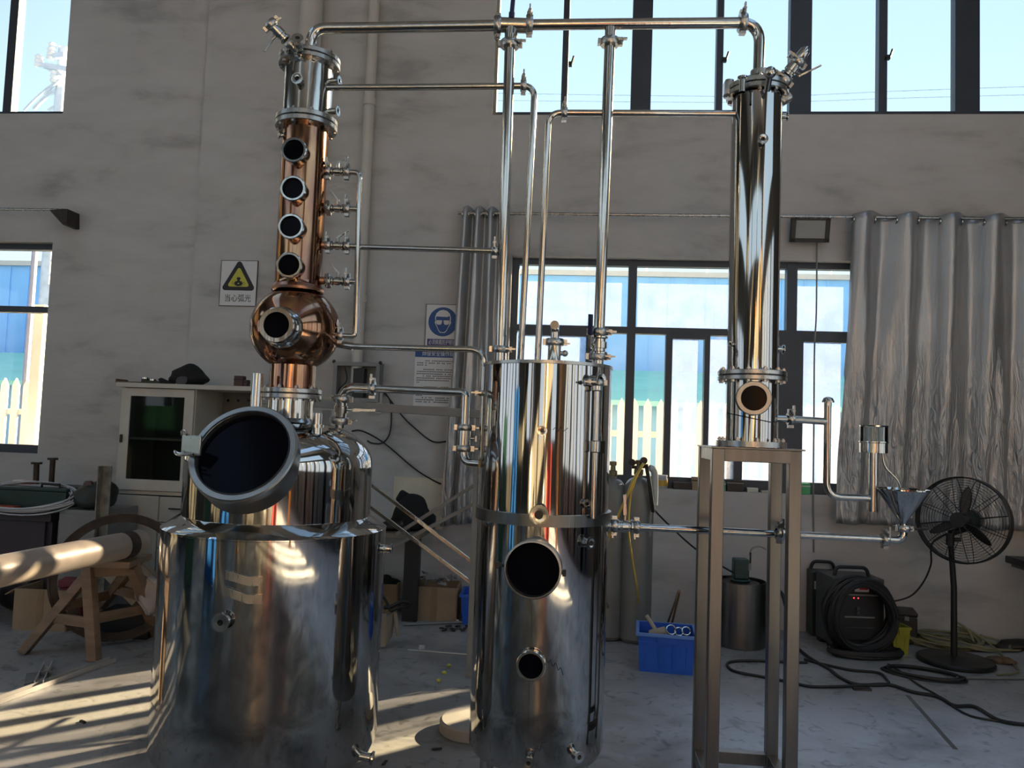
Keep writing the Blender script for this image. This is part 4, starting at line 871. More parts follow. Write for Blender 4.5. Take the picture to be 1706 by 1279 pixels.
obj('goggles', mb, WHITE, t, 0)
mb = MB(); mb.bx(x0+w*.06, x1-w*.05, y-.0006, y, z0+h*.07, z0+h*.225); obj('caption_strip', mb, SIGNNAVY, t, 0)
txt(t, '必须佩戴防护眼镜', cx, z0+h*.145, .045, WHITE, y-.001, w*.80)
t, x0, x1, z0, z1, y = board('rules_notice', 'tall white notice with a blue heading and rows of small print', 692, 583, 762, 678, YS)
w = x1-x0; h = z1-z0
mb = MB(); mb.bx(x0, x1, y-.0006, y, z1-.055, z1); obj('heading_band', mb, SIGNBLUE, t, 0)
txt(t, '焊接安全操作规程', x0+w*.57, z1-.028, .045, WHITE, y-.001, w*.82)
mb = MB(); rnd = random.Random(5); rows = [(.18, 1), (0, .9), (0, .22), None, (.14, 1), (0, 1), (0, 1), (.14, 1), (0, .95), (0, 1), (0, .06), None, (.14, .96), (0, 1), (0, .5), (.14, .9), (0, .14), (.14, 1), (0, .96), (0, 1)]
zz = z1-.085
for r_ in rows:
    if r_:
        x = x0+.02+r_[0]*w; xe = x0+.02+(w-.05)*r_[1]
        while x < xe:
            if rnd.random() > .1: mb.bx(x, x+.0085, y-.0006, y, zz-.0045+rnd.uniform(0, .002), zz+.0045)
            x += .0135
    zz -= .0175
o = obj('small_print', mb, INK, t, 0); o['kind'] = 'stuff'
# ---- control box
t = thing('control_box', 'open fronted steel box on the wall holding a black switch', 'electrical box', YP(593, 670, YS))
a, b = YP(556, 602, YS-.12), YP(630, 670, YS-.12); y0, y1 = YS-.12, YS
mb = MB(); mb.bx(a.x, b.x, y1-.01, y1, b.z, a.z)
for q in ((a.x, a.x+.03, b.z, a.z), (b.x-.03, b.x, b.z, a.z), (a.x+.03, b.x-.03, a.z-.03, a.z), (a.x+.03, b.x-.03, b.z, b.z+.03)): mb.bx(q[0], q[1], y0, y1-.01, q[2], q[3])
obj('frame', mb, GREYP, t, 0)
c = YP(598, 634, YS-.08); mb = MB(); mb.bx(c.x-.045, c.x+.045, YS-.10, YS-.01, b.z+.03, c.z+.10); mb.bx(c.x-.06, c.x+.03, YS-.105, YS-.01, c.z-.06, c.z-.02); obj('switch', mb, BLK, t, 0, bev=.004)
mb = MB(); mb.tube(spline([c+V((-.12, 0, .10)), c+V((-.10, 0, 0)), c+V((-.16, 0, -.08)), c+V((-.14, .02, -.16))], 5), .006, 6); obj('wire', mb, RUB, t)
for q in ((a.x, a.z), (b.x, a.z)): mb = MB(); mb.ball((q[0], y0+.01, q[1]), .016, 8); obj('corner_knob', mb, BLK, t)
c = YP(632, 655, YS-.05); t = thing('conduit_stub', 'short cream pipe stub on the wall under the steel box', 'pipe', c-V((0, 0, .16)))
mb = MB(); mb.cyl((c.x, c.y, c.z-.16), (c.x, c.y, c.z+.03), .028, 14); mb.bx(c.x-.02, c.x+.02, c.y, YS, c.z-.1, c.z-.07); obj('tube', mb, WHITEP, t)
for lab, pts in (('thin dark cable dropping in a curve along the wall below the rules notice', ((640, 652), (668, 690), (690, 712), (720, 735), (745, 735))), ('thin dark cable looping on the wall below the steel box', ((640, 655), (650, 668), (652, 700), (648, 725), (636, 738), (620, 738), (612, 734))), ('long dark cable sagging along the wall above the black jacket', ((586, 718), (604, 718), (640, 738), (690, 780), (722, 800), (735, 806)))):
    mb = MB(); mb.tube(spline([YP(*p, YS-.02) for p in pts], 6), .0065, 6); tag(obj('wall_cable', mb, RUB), lab, 'cable')
# ================================================================== MIDDLE: braced frame, desk, cartons
t = thing('braced_frame', 'steel frame of a long top beam and crossed diagonal bars behind the boiler', 'frame', U(640, 900, 4.6)*1)
W[t] = V(t.location)
def br(name, p, q, w_, h_, m=PIPE): mb = MB(); mb.bar(p, q, w_, h_); return obj(name, mb, m, t, 0, bev=.003)
br('top_beam', U(425, 665, 4.6), U(800, 690, 4.6), .05, .05, GREYP)
zA = U(800, 690, 4.6); zB = U(545, 676, 4.6)
for q in (zA, zB): br('post', V((q.x, q.y, 0)), V((q.x, q.y, q.z-.025)), .045, .045, GREYP)
br('diagonal_bar', U(612, 802, 4.55), U(812, 955, 4.55), .022, .022); br('diagonal_bar', U(612, 840, 4.55), U(812, 990, 4.55), .022, .022)
br('diagonal_bar', U(615, 932, 4.66), U(806, 830, 4.66), .028, .022, GREYP); br('diagonal_bar', U(660, 890, 4.66), U(803, 800, 4.66), .028, .022, GREYP)
DESKT = mat('desk_top', (.20, .16, .12), .6)
t = thing('side_desk', 'dark side desk against the wall carrying a black jacket', 'desk', ZP(670, 985, 0))
a, b = YP(560, 884, 5.55), YP(702, 890, 5.55); zt_ = b.z
mb = MB(); mb.bx(a.x, b.x, 5.5, 6.08, zt_-.03, zt_); obj('top', mb, DESKT, t, 0, bev=.003)
lx = YP(688, 930, 5.75).x; mb = MB(); mb.bx(lx-.06, lx+.05, 5.72, 5.80, 0, zt_-.03); obj('leg', mb, BLK, t, 0)
mb = MB(); mb.bx(a.x, a.x+.08, 5.72, 5.80, 0, zt_-.03); obj('leg', mb, BLK, t, 0)
mb = MB(); p = YP(690, 850, YS-.012); mb.bx(YP(657, 800, YS).x, YP(740, 800, YS).x, YS-.014, YS-.001, YP(690, 880, YS).z, YP(690, 795, YS).z); tag(obj('backing_board', mb, mat('cream_board', (.70, .64, .50), .6)), 'pale cream board against the wall behind the black jacket', 'board')
def blob(name, lab, cat, c, rs, m, seed, amp=.25, n=24, group=None):
    rnd = random.Random(seed); c = V(c); ks = [(V((rnd.uniform(-1, 1), rnd.uniform(-1, 1), rnd.uniform(-1, 1))).normalized()*rnd.uniform(2, 6), rnd.uniform(0, 6)) for _ in range(7)]
    mb = MB(); mb.ball((0, 0, 0), 1, n)
    for p in mb.v:
        f = 1+amp*sum(math.sin(k.dot(p)+o_) for k, o_ in ks)/3.2; q = V((p.x*f*rs[0], p.y*f*rs[1], max(p.z*f, -.75)*rs[2])); p.xyz = q+c
    o = obj(name, mb, m, ang=0); o.data.polygons.foreach_set('use_smooth', [True]*len(o.data.polygons)); return tag(o, lab, cat, group)
c = YP(692, 862, 5.75); blob('jacket', 'crumpled black jacket slumped on the side desk', 'jacket', (c.x, 5.75, zt_+.11), (.15, .12, .13), CLOTHK, 4, .3)
c = YP(664, 830, 5.72); mb = MB(); mb.bar((c.x-.005, 5.72, c.z+.03), (c.x+.1, 5.74, c.z-.03), .1, .09); tag(obj('work_bag', mb, CLOTHK, bev=.02), 'small black bag hanging against the jacket on the side desk', 'bag')
c = YP(660, 868, 5.65); blob('tool_heap', 'small dark heap of tools lying on the side desk', 'tools', (c.x, 5.68, zt_+.03), (.11, .08, .05), IRON, 9, .4)
def carton(name, lab, c, sx_, sy_, sz_, rz, m=CARD, open_=True, cat='box', fl=.12):
    """cardboard box with bottom centre c; open flaps"""
    t = thing(name, lab, cat, c); M_ = Matrix.Rotation(rz, 3, 'Z'); c = V(c); th = .006
    def P(x, y, z): return c+M_@V((x, y, z))
    mb = MB(); hx, hy = sx_/2, sy_/2
    for s in (-1, 1):
        mb.obox(P(s*hx, 0, sz_/2), M_@V((th, 0, 0)), M_@V((0, hy, 0)), V((0, 0, sz_/2))); mb.obox(P(0, s*hy, sz_/2), M_@V((hx, 0, 0)), M_@V((0, th, 0)), V((0, 0, sz_/2)))
    mb.obox(P(0, 0, .006), M_@V((hx, 0, 0)), M_@V((0, hy, 0)), V((0, 0, .006)))
    if not open_: mb.obox(P(0, 0, sz_), M_@V((hx, 0, 0)), M_@V((0, hy, 0)), V((0, 0, .005)))
    obj('body', mb, m, t, 0)
    mb = MB(); mb.obox(P(0, -hy-th-.0008, sz_/2), M_@V((.022, 0, 0)), M_@V((0, .0006, 0)), V((0, 0, sz_/2))); obj('tape', mb, mat('brown_tape', (.30, .20, .11), .35), t, 0)
    if open_ and fl:
        for s in (-1, 1):
            d_ = M_@V((s*.75, 0, -.45)); mb = MB(); mb.obox(P(s*hx, 0, sz_)+d_*fl/2, d_*fl/2, M_@V((0, hy*.96, 0)), (M_@V((s*.45, 0, .75)))*.004); obj('flap', mb, m, t, 0)
    return t
p = ZP(720, 1034, 0); carton('carton', 'brown carton filled with clear plastic wrap beside the blue bin', (p.x, p.y+.14, 0), .34, .28, .25, .05, CARD, True, fl=0)
mb = MB(); rnd = random.Random(3)
PLAS = mat('clear_plastic_wrap', (.42, .42, .42), .2, 0, .3)
for k in range(26):
    q = V((p.x+rnd.uniform(-.15, .15), p.y+.14+rnd.uniform(-.12, .12), .24+rnd.uniform(0, .07)))
    pts = [q+V((rnd.uniform(-.06, .06), rnd.uniform(-.06, .06), rnd.uniform(-.02, .045))) for _ in range(4)]; mb.add(pts+[pts[0]+V((0, 0, .002))], [(0, 1, 2), (1, 2, 3), (0, 2, 4)])
o = tag(obj('plastic_wrap', mb, PLAS, ang=0), 'crumpled clear plastic wrap heaped in the brown carton', 'plastic wrap'); o['kind'] = 'stuff'
p = ZP(650, 1008, 0); carton('carton', 'smaller brown carton half hidden behind the boiler under the side desk', (p.x, p.y-.16, 0), .20, .2, .22, .1, CARD, True, fl=0)
c = V((p.x, p.y-.16, .20)); blob('rag', 'black rag lying on the smaller brown carton', 'rag', c, (.09, .08, .06), CLOTHK, 12, .3)
def bin_(name, lab, c, sx_, sy_, sz_, rz, m, tap=.88, rim=.014, ribs=4, cat='crate', rim_m=None):
    t = thing(name, lab, cat, c); M_ = Matrix.Rotation(rz, 3, 'Z'); c = V(c); hx, hy = sx_/2, sy_/2; w_ = .006
    def L(k, ins, z): return [c+M_@V((s*(hx*k-ins), q*(hy*k-ins), z)) for s, q in ((-1, -1), (1, -1), (1, 1), (-1, 1))]
    o1, o2, i2, i1 = L(tap, 0, 0), L(1, 0, sz_), L(1, w_, sz_), L(tap, w_, .008)
    mb = MB(); vs = o1+o2+i2+i1; fs = [(3, 2, 1, 0), (12, 13, 14, 15)]
    for a_ in (0, 4, 8):
        for k in range(4): l = (k+1) % 4; fs.append((a_+k, a_+l, a_+4+l, a_+4+k))
    mb.add(vs, fs); obj('tub', mb, m, t, 0)
    mb = MB(); q1, q2 = L(1, -rim, sz_+.001), L(1, w_*.8, sz_+.001); q3, q4 = L(1, -rim, sz_-.016), L(1, 0, sz_-.016); vs = q2+q1+q3+q4; fs = []
    for a_ in (0, 4, 8):
        for k in range(4): l = (k+1) % 4; fs.append((a_+k, a_+4+k, a_+4+l, a_+l))
    mb.add(vs, fs); obj('rim', mb, rim_m or m, t, 0)
    for i in range(ribs):
        f = (i+.5)/ribs*2-1; z0_, z1_ = .03, sz_-.05
        a_, b_ = c+M_@V((f*hx*(tap+.03), -hy*(tap+(1-tap)*z0_/sz_)-.001, z0_)), c+M_@V((f*hx*.97, -hy*(tap+(1-tap)*z1_/sz_)-.001, z1_)); mb = MB(); mb.bar(a_, b_, .010, .006, M_@V((0, 1, 0))); obj('rib', mb, m, t, 0)
    z_ = sz_-.055; mb = MB(); mb.bar(c+M_@V((-hx*.99, -hy*.985-.001, z_)), c+M_@V((hx*.99, -hy*.985-.001, z_)), .008, .008, M_@V((0, 1, 0))); obj('rib', mb, m, t, 0)
    mb = MB(); mb.obox(c+M_@V((0, -hy*.98-.004, sz_-.032)), M_@V((hx*.32, 0, 0)), M_@V((0, .004, 0)), V((0, 0, .018))); obj('grip', mb, m, t, 0)
    return t
p = ZP(785, 1042, 0); bin_('blue_bin', 'blue plastic bin behind the tank beside the plastic filled carton', (p.x+.04, p.y+.16, 0), .26, .30, .22, .05, BLUEP, .9)
# crate with a mallet
p = ZP(1112, 1121, 0); cc = V((p.x, p.y+.13, 0)); bin_('blue_crate', 'open blue plastic crate holding a mallet near the stand', cc, .345, .30, .235, -.08, BLUEP, .93, rim_m=mat('pale_blue_rim', (.16, .32, .75), .35))
t = thing('mallet', 'pale wooden mallet leaning out of the open blue crate', 'mallet', cc+V((-.06, -.03, .16)))
a, b = U(1077, 1025, 4.92), U(1093, 1050, 4.86); ax_ = (b-a).normalized(); mb = MB(); mb.tube([a, b], .013, 10); obj('handle', mb, mat('pale_wood', (.52, .43, .32), .6), t)
q = b+ax_*.02; sd = V((.93, -.1, .3)); mb = MB(); mb.tube([q-sd*.055, q-sd*.05, q+sd*.05, q+sd*.055], [.026, .032, .032, .026], 16); obj('head', mb, mat('pale_wood_head', (.45, .37, .28), .65), t)
for k, (px, py, r_) in enumerate(((1118, 1049, .03), (1131, 1052, .026), (1143, 1051, .026))):
    q = U(px, py, 4.84); mb = MB(); mb.tube([q+V((math.cos(i*math.pi/8)*r_, math.sin(i*math.pi/8)*r_*.6, math.sin(i*math.pi/8)*r_*.8)) for i in range(16)], .005, 8, closed=True)
    tag(obj('steel_ring', mb, PIPE), ['bright steel ring in the blue crate, closest to the mallet head', 'bright steel ring in the blue crate, middle one of three', 'bright steel ring in the blue crate, farthest from the mallet head'][k], 'ring', 'steel rings in the crate')
mb = MB(); rnd = random.Random(8)
for k in range(22): q = cc+V((rnd.uniform(-.14, .14), rnd.uniform(-.10, .10), (.13+rnd.uniform(0, .03)))); mb.box(q, (rnd.uniform(.03, .07), rnd.uniform(.03, .06), .035), rnd.uniform(0, 3))
mb.box(cc+V((0, 0, .055)), (.28, .2, .085)); o = tag(obj('scrap_parts', mb, GREYP, ang=0), 'heap of grey metal scrap lying in the blue crate', 'scrap'); o['kind'] = 'stuff'
# low crumpled carton by the boiler
CB = ZP(642, 1072, 0)
t = thing('torn_carton', 'torn pale carton standing open on the floor beside the boiler', 'box', (CB.x, CB.y, 0))
for a, b, c, d in (((628, 1077, 5.0), (640, 1077, 5.0), (644, 1022, 5.05), (632, 1022, 5.05)), ((640, 1077, 5.0), (652, 1060, 5.15), (658, 1018, 5.15), (643, 1028, 5.0)), ((660, 1060, 5.1), (666, 1058, 5.14), (660, 1020, 5.14), (655, 1022, 5.1))):
    vs = [U(*q) for q in (a, b, c, d)]; 
    for q in vs[:2]: q.z = max(q.z, .002)
    n_ = (vs[1]-vs[0]).cross(vs[3]-vs[0]).normalized()*.006; mb = MB(); mb.add(vs+[q+n_ for q in vs], [(0, 1, 2, 3), (7, 6, 5, 4), (0, 4, 5, 1), (1, 5, 6, 2), (2, 6, 7, 3), (3, 7, 4, 0)]); obj('side', mb, CARDL, t, 0)
mb = MB(); mb.tube(spline([U(640, 1012, 5.08), U(652, 1010, 5.1), U(668, 1002, 5.12), U(682, 1004, 5.14), U(680, 1010, 5.14), U(664, 1012, 5.1), U(650, 1018, 5.08)], 6), .012, 8); mb.tube(spline([U(636, 990, 5.1), U(646, 1006, 5.1), U(650, 1018, 5.08)], 5), .009, 8); tag(obj('rubber_hose', mb, RUB), 'short black hose lying over the torn pale carton', 'hose')
# ================================================================== CABINET AND WORKBENCH SIDE
t = thing('storage_cabinet', 'old cream cabinet with one glazed door against the wall', 'cabinet', YP(300, 985, 5.8))
yf, yb = 5.62, YPIER-.012
pL, pR = YP(199, 700, yf), YP(440, 700, yf); x0 = pL.x; x1 = x0+1.12
zt_ = YP(300, 640, yf).z; z_sh = YP(250, 818, yf).z; zdt = YP(250, 645, yf).z
W[t] = V(((x0+x1)/2, yf+.2, 0)); t.location = W[t]
def bxs(name, q, m=BEIGE, par=t, bev=.003): mb = MB(); mb.bx(*q); return obj(name, mb, m, par, 0, bev=bev)
bxs('top', (x0-.03, x1+.03, yf-.03, yb, zt_-.035, zt_))
mid = YP(319, 720, yf).x
for q in ((x0, x0+.022, yf+.022, yb, .0, zt_-.035), (mid-.011, mid+.011, yf+.022, yb, .06, zt_-.035), (x1-.022, x1, yf+.022, yb, 0, zt_-.035)): bxs('side_panel', q)
bxs('back_panel', (x0+.022, x1-.022, yb-.012, yb, .06, zt_-.035), mat('cabinet_inside', (.17, .165, .16), .7))
bxs('shelf', (x0+.022, x1-.022, yf+.022, yb-.012, z_sh-.03, z_sh))
bxs('shelf', (x0+.022, mid-.011, yf+.05, yb-.012, (z_sh+zdt)/2-.01, (z_sh+zdt)/2+.008))
bxs('plinth', (x0+.022, x1-.022, yf+.03, yb-.012, 0, .06))
dx0, dx1, dz0, dz1 = x0+.004, mid+.004, z_sh+.004, zt_-.040; w_ = .075
mb = MB(); mb.bx(dx0, dx1, yf, yf+.02, dz0, dz0+w_*1.1); mb.bx(dx0, dx1, yf, yf+.02, dz1-w_*.8, dz1); mb.bx(dx0, dx0+w_, yf, yf+.02, dz0+w_*1.1, dz1-w_*.8); mb.bx(dx1-w_, dx1, yf, yf+.02, dz0+w_*1.1, dz1-w_*.8)
dr = obj('glazed_door', mb, BEIGE, t, 0)
mb = MB(); mb.bx(dx0+w_, dx1-w_, yf+.008, yf+.012, dz0+w_*1.1, dz1-w_*.8); obj('pane', mb, glass_mat('cabinet_glass', (.62, .65, .64), 1.2), dr, 0)
mb = MB(); mb.bx(dx0+.012, dx0+.030, yf-.010, yf, (dz0+dz1)/2-.03, (dz0+dz1)/2+.03); obj('hinge', mb, IRON, dr, 0)
mb = MB(); mb.tube(spline([(dx1-.03, yf, (dz0+dz1)/2+.05), (dx1-.03, yf-.03, (dz0+dz1)/2+.04), (dx1-.03, yf-.03, (dz0+dz1)/2), (dx1-.03, yf, (dz0+dz1)/2-.01)], 4), .006, 8); obj('handle', mb, PIPE, dr)
zlo = .07; lx = x0+.36
bxs('lower_door', (x0+.006, lx-.004, yf, yf+.02, zlo, z_sh-.036))
n_ = 4; hh = (z_sh-.036-zlo)/n_
for i in range(n_):
    d_ = bxs('drawer', (lx+.004, mid+.004, yf, yf+.02, zlo+i*hh+.004, zlo+(i+1)*hh-.002)); mb = MB(); c_ = (lx+mid)/2+.03; zc_ = zlo+(i+.55)*hh; mb.bar((c_-.055, yf-.014, zc_), (c_+.055, yf-.014, zc_), .010, .010); mb.bx(c_-.05, c_-.04, yf-.014, yf, zc_-.004, zc_+.004); mb.bx(c_+.04, c_+.05, yf-.014, yf, zc_-.004, zc_+.004); obj('handle', mb, IRON, d_, 0)
bxs('lower_door', (mid+.012, x1-.006, yf, yf+.02, zlo, z_sh-.036))
for i in range(4):
    q = YP(363+i*17, 667, yb-.014); mb = MB(); mb.lathe((q.x, yb-.013, q.z), (0, 1, 0), [(0, -.003), (.012, -.003), (.012, 0)], 12); obj('vent_hole', mb, VOID, t)
# items on the cabinet
yi = yf+.12; zi = zt_
c = YP(224, 632, yi); mb = MB(); mb.bx(c.x-.10, c.x+.09, yi-.08, yi+.08, zi, zi+.012); mb.bx(c.x-.105, c.x-.10, yi-.08, yi+.08, zi, zi+.03); tag(obj('shallow_tray', mb, mat('rusty_tray', (.16, .09, .06), .6), ang=0), 'shallow rusty tray on top of the cream cabinet', 'tray')
for k, px in enumerate((236, 249)):
    c = YP(px, 630, yi); t2 = thing('small_tin', ['small round tin on the cabinet top, nearer the rusty tray', 'small round tin on the cabinet top, nearer the black cap'][k], 'tin', (c.x, yi+.05, zi), 'tins on the cabinet')
    zz_ = zi+(.012 if k == 0 else 0); W[t2] = V((c.x, yi+.05, zz_)); t2.location = W[t2]
    mb = MB(); mb.cyl((c.x, yi+.05, zz_), (c.x, yi+.05, zz_+.035), .028, 20); obj('can', mb, IRON, t2); mb = MB(); mb.lathe((c.x, yi+.05, zz_+.035), UPZ, [(.028, -.006), (.030, -.006), (.030, .006), (0, .007)], 20); obj('lid', mb, PIPE, t2)
c = YP(265, 634, yi); mb = MB(); mb.box((c.x, yi, zi+.012), (.2, .15, .022), .15); tag(obj('flat_book', mb, mat('dark_green_cover', (.05, .055, .035), .7), ang=0, bev=.003), 'flat dark booklet between the tins and the black cap', 'book')
c = YP(315, 625, yi); t2 = thing('baseball_hat', 'rumpled black cap lying on top of the cream cabinet', 'cap', (c.x, yi, zi))
mb = MB(); mb.ball((0, 0, 0), 1, 26); rnd = random.Random(6)
for p in mb.v: p.xyz = V((c.x, yi, zi+.06))+V((p.x*.15*(1+.12*math.sin(5*p.z+3*p.x)), p.y*.12, (p.z if p.z > -.6 else -.6)*.095*(1+.18*math.sin(4*p.x+1))))
obj('crown', mb, CLOTHK, t2, 0)
mb = MB(); mb.prism([(-.13, 0), (-.17, .02), (-.19, .0), (-.15, -.06), (-.05, -.05)], (c.x, yi-.10, zi+.028), (1, 0, 0), (0, .5, .6), .012); obj('peak', mb, CLOTHK, t2, 0)
mb = MB(); mb.lathe((c.x+.01, yi-.125, zi+.03), (0, -1, .4), [(0, .012), (.03, .008), (.045, 0)], 16); obj('badge_panel', mb, mat('grey_patch', (.06, .06, .065), .7), t2)
for lab, px0, px1, h_ in (('small brown box standing on the cabinet, the taller of two', 392, 407, .085), ('small brown box standing on the cabinet, the shorter of two', 408, 414, .055)):
    a, b = YP(px0, 640, yi), YP(px1, 640, yi); mb = MB(); mb.bx(a.x, b.x, yi-.03, yi+.03, zi, zi+h_); t2 = tag(obj('brown_box', mb, mat('dark_brown_box', (.075, .035, .03), .6), ang=0, bev=.003), lab, 'box', 'boxes on the cabinet')
    mb = MB(); mb.bx(a.x-.001, b.x+.001, yi-.031, yi+.031, zi+h_*.6, zi+h_*.6+.008); obj('lid_seam', mb, INK, t2, 0)
# ---- bench
bz = .745; by0, by1 = 5.14, 5.88
t = thing('workbench', 'dark steel workbench at the wall under the window, loaded with tools', 'workbench', (-4.6, by0, 0))
bxr = ZP(97, 900, .7); xr = YP(82, 900, by0).x
BENCHM = mat('dark_bench', (.045, .035, .042), .5, .2, .2)
mb = MB(); mb.bx(-6.4, xr, by0, by1, bz-.06, bz); obj('top', mb, BENCHM, t, 0, bev=.003)
for x in (-6.3, xr-.08):
    for y_ in (by0+.05, by1-.1): mb = MB(); mb.bx(x, x+.06, y_, y_+.06, 0, bz-.06); obj('leg', mb, BENCHM, t, 0)
mb = MB(); mb.bx(-6.3, xr-.06, by0+.03, by0+.05, .36, bz-.06); obj('apron', mb, mat('dark_purple_apron', (.05, .035, .05), .5), t, 0)
# green toolbox, reel, T bars
a, b = YP(-60, 862, 5.1), YP(82, 862, 5.1); GRND = mat('dark_green_case', (.018, .045, .034), .45)
t = thing('green_toolbox', 'dark green toolbox on the workbench inside the coil of white cable', 'toolbox', ((a.x+b.x)/2, 5.4, bz))
mb = MB(); mb.bx(a.x, b.x, 5.26, 5.6, bz, bz+.14); obj('case', mb, GRND, t, 0, bev=.008)
mb = MB(); mb.bx(a.x-.004, b.x+.004, 5.255, 5.605, bz+.14, bz+.165); obj('lid', mb, GRND, t, 0, bev=.006)
mb = MB(); mb.tube([((a.x+b.x)/2+.1, 5.3, bz+.165), ((a.x+b.x)/2+.1, 5.3, bz+.19), ((a.x+b.x)/2+.24, 5.3, bz+.19), ((a.x+b.x)/2+.24, 5.3, bz+.165)], .008, 8); obj('handle', mb, BLK, t)
for lab, px0, px1, py, dz, m_ in (('orange red packet lying in front of the green toolbox', -8, 27, 858, .0, mat('orange_red', (.42, .07, .035), .5)), ('white packet on the green toolbox lid', 24, 38, 826, .166, WHITE), ('pink packet on the green toolbox lid', 39, 54, 824, .166, mat('dull_pink', (.34, .12, .11), .6))):
    yy = 5.20 if dz == 0 else 5.40
    a, b = YP(px0, py, yy), YP(px1, py, yy); mb = MB(); mb.bx(a.x, b.x, yy-.035, yy+.035, bz+dz, bz+dz+.035); tag(obj('packet', mb, m_, ang=0, bev=.006), lab, 'packet')
def coil(c, ru_, rv_, ux, uy, turns, r, jit, seed, h=0., n=28):
    rnd = random.Random(seed); pts = []; N = turns*n; ph = [rnd.uniform(-1, 1) for _ in range(turns+2)]
    nn_ = V(ux).cross(V(uy)).normalized()
    for i in range(N+1):
        a_ = 2*math.pi*i/n; k = i/n; f = 1+jit*(ph[int(k)]*(1-k % 1)+ph[int(k)+1]*(k % 1))+jit*.35*math.sin(3*a_+ph[int(k)]*5)
        pts.append(V(c)+V(ux)*(ru_*f*math.cos(a_))+V(uy)*(rv_*f*math.sin(a_))+nn_*(h*(k/turns-.5)+jit*.12*math.sin(2*a_+ph[int(k)]*7)*ru_))
    return pts
c = YP(8, 842, 5.02); mb = MB(); mb.tube(coil((c.x, 5.22, bz+.10), .36, .20, (1, 0, .0), (0, .75, .42), 9, .0055, .10, 2, .05), .0055, 6); tag(obj('cable_coil', mb, mat('white_cable', (.52, .52, .55), .5)), 'loose coil of thin white cable on the workbench around the green toolbox', 'cable coil')
for k, (px, pt, pb, hw) in enumerate(((61, 772, 832, 8), (88, 765, 818, 7.5))):
    yy = 5.48+.16*k; a, b = YP(px, pt, yy), YP(px-3, pb, yy); t = thing('tee_bar', ['dark T headed bar standing by the wall, the shorter, nearer the cable coil', 'dark T headed bar standing by the wall, the taller, farther from the cable coil'][k], 'tool', (b.x, yy, bz), 'T headed bars on the bench')
    zb_ = bz+(.165 if k == 0 else 0); W[t] = V((b.x, yy, zb_)); t.location = W[t]
    mb = MB(); mb.tube([(b.x, yy, zb_), a], .020, 12); obj('shaft', mb, IRON, t); mb = MB(); mb.cyl(a-V((0, 0, .004)), a+V((0, 0, .012)), .038, 16); obj('head', mb, IRON, t)
# low grey cupboard with tarp
a, b = YP(96, 870, 5.15), YP(168, 870, 5.15); zg = YP(130, 850, 5.15).z
t = thing('grey_cupboard', 'low grey metal cupboard between the workbench and the cream cabinet', 'cupboard', ((a.x+b.x)/2, 5.3, 0))
mb = MB(); mb.bx(a.x, b.x, 5.16, 5.6, 0, zg); obj('body', mb, GREYP, t, 0, bev=.004)
mb = MB(); mb.bx(a.x+.012, b.x-.012, 5.148, 5.16, .06, zg-.03); d_ = obj('door', mb, GREYP, t, 0, bev=.003); mb = MB(); mb.bx(b.x-.06, b.x-.045, 5.135, 5.148, zg*.5, zg*.5+.1); obj('handle', mb, IRON, d_, 0)
c = V(((a.x+b.x)/2-.0, 5.32, zg+.085)); blob('tarp', 'crumpled dark green tarp heaped on the low grey cupboard', 'tarp', c, (.15, .15, .105), mat('dark_tarp', (.018, .024, .022), .5), 15, .22)
q = YP(147, 808, 5.22); t = thing('pressure_gauge', 'small round gauge on a bent stem beside the dark tarp', 'gauge', (q.x, 5.22, zg))
W[t] = V((q.x, 5.22, zg)); mb = MB(); mb.tube(fillet([(q.x+.02, 5.22, zg), (q.x+.02, 5.22, zg+.1), (q.x-.02, 5.22, q.z-.03), (q.x, 5.22, q.z-.02)], .02, 4), .009, 8); obj('stem', mb, IRON, t); mb = MB(); mb.lathe(q, (0, -1, 0), [(0, -.02), (.032, -.02), (.032, .012), (.027, .014), (0, .010)], 20); obj('dial', mb, mat('gauge_case', (.09, .05, .045), .4), t)
a = ZP(170, 1010, 0); q0, q1 = U(178, 776, 5.36), U(170, 900, 5.30); ax_ = (q1-q0).normalized(); k = (q1.z)/(-ax_.z); q1 = q1+ax_*k
t = thing('angle_bar', 'rusty length of angle iron leaning beside the cream cabinet', 'metal bar', (q1.x, q1.y, 0)); W[t] = V((q1.x, q1.y, 0))
RUST = mat('rust_spotted_iron', (.25, .225, .19), .6, .4, .45, 14)
mb = MB(); mb.bar(q0, q1, .008, .075, (1, 0, 0)); obj('flange_face', mb, RUST, t, 0); mb = MB(); mb.bar(q0+V((-.03, -.025, 0)), q1+V((-.03, -.025, 0)), .05, .008, (1, 0, 0)); obj('web_face', mb, RUST, t, 0)
# ---- trestle with pipe, hoop
tp = U(157, 1102, 4.54)
t = thing('wooden_trestle', 'rough brown wooden trestle carrying the end of the big pipe', 'trestle', ZP(150, 1085, 0))
def pc(px, py, d): return U(px, py, d)
ztr = U(190, 937, 4.62).z
def leg(name, top, foot, w_, h_, m=WOOD):
    f = ZP(*foot, 0); a_ = U(*top); mb = MB(); mb.bar(a_, f, w_, h_, (0, 1, 0))
    for p in mb.v: p.z = max(p.z, 0)
    return obj(name, mb, m, t, 0, bev=.004)
q = [(150, 929), (236, 926), (228, 944), (148, 944)]
c = U(192, 936, 4.70); mb = MB(); mb.obox((c.x, c.y, ztr), (.155, .02, 0), (-.02, .155, 0), (0, 0, .019)); obj('top', mb, WOOD, t, 0, bev=.004)
tz = ztr-.02
ft = [ZP(157, 1101, 0), ZP(38, 1089, 0), ZP(262, 1060, 0)]; ft.append(ft[1]+ft[2]-ft[0]); tops = [V((c.x-.085, c.y-.13, tz)), V((c.x-.14, c.y+.06, tz)), V((c.x+.13, c.y-.03, tz)), V((c.x+.06, c.y+.13, tz))]
ft[3] = ZP(150, 1035, 0)
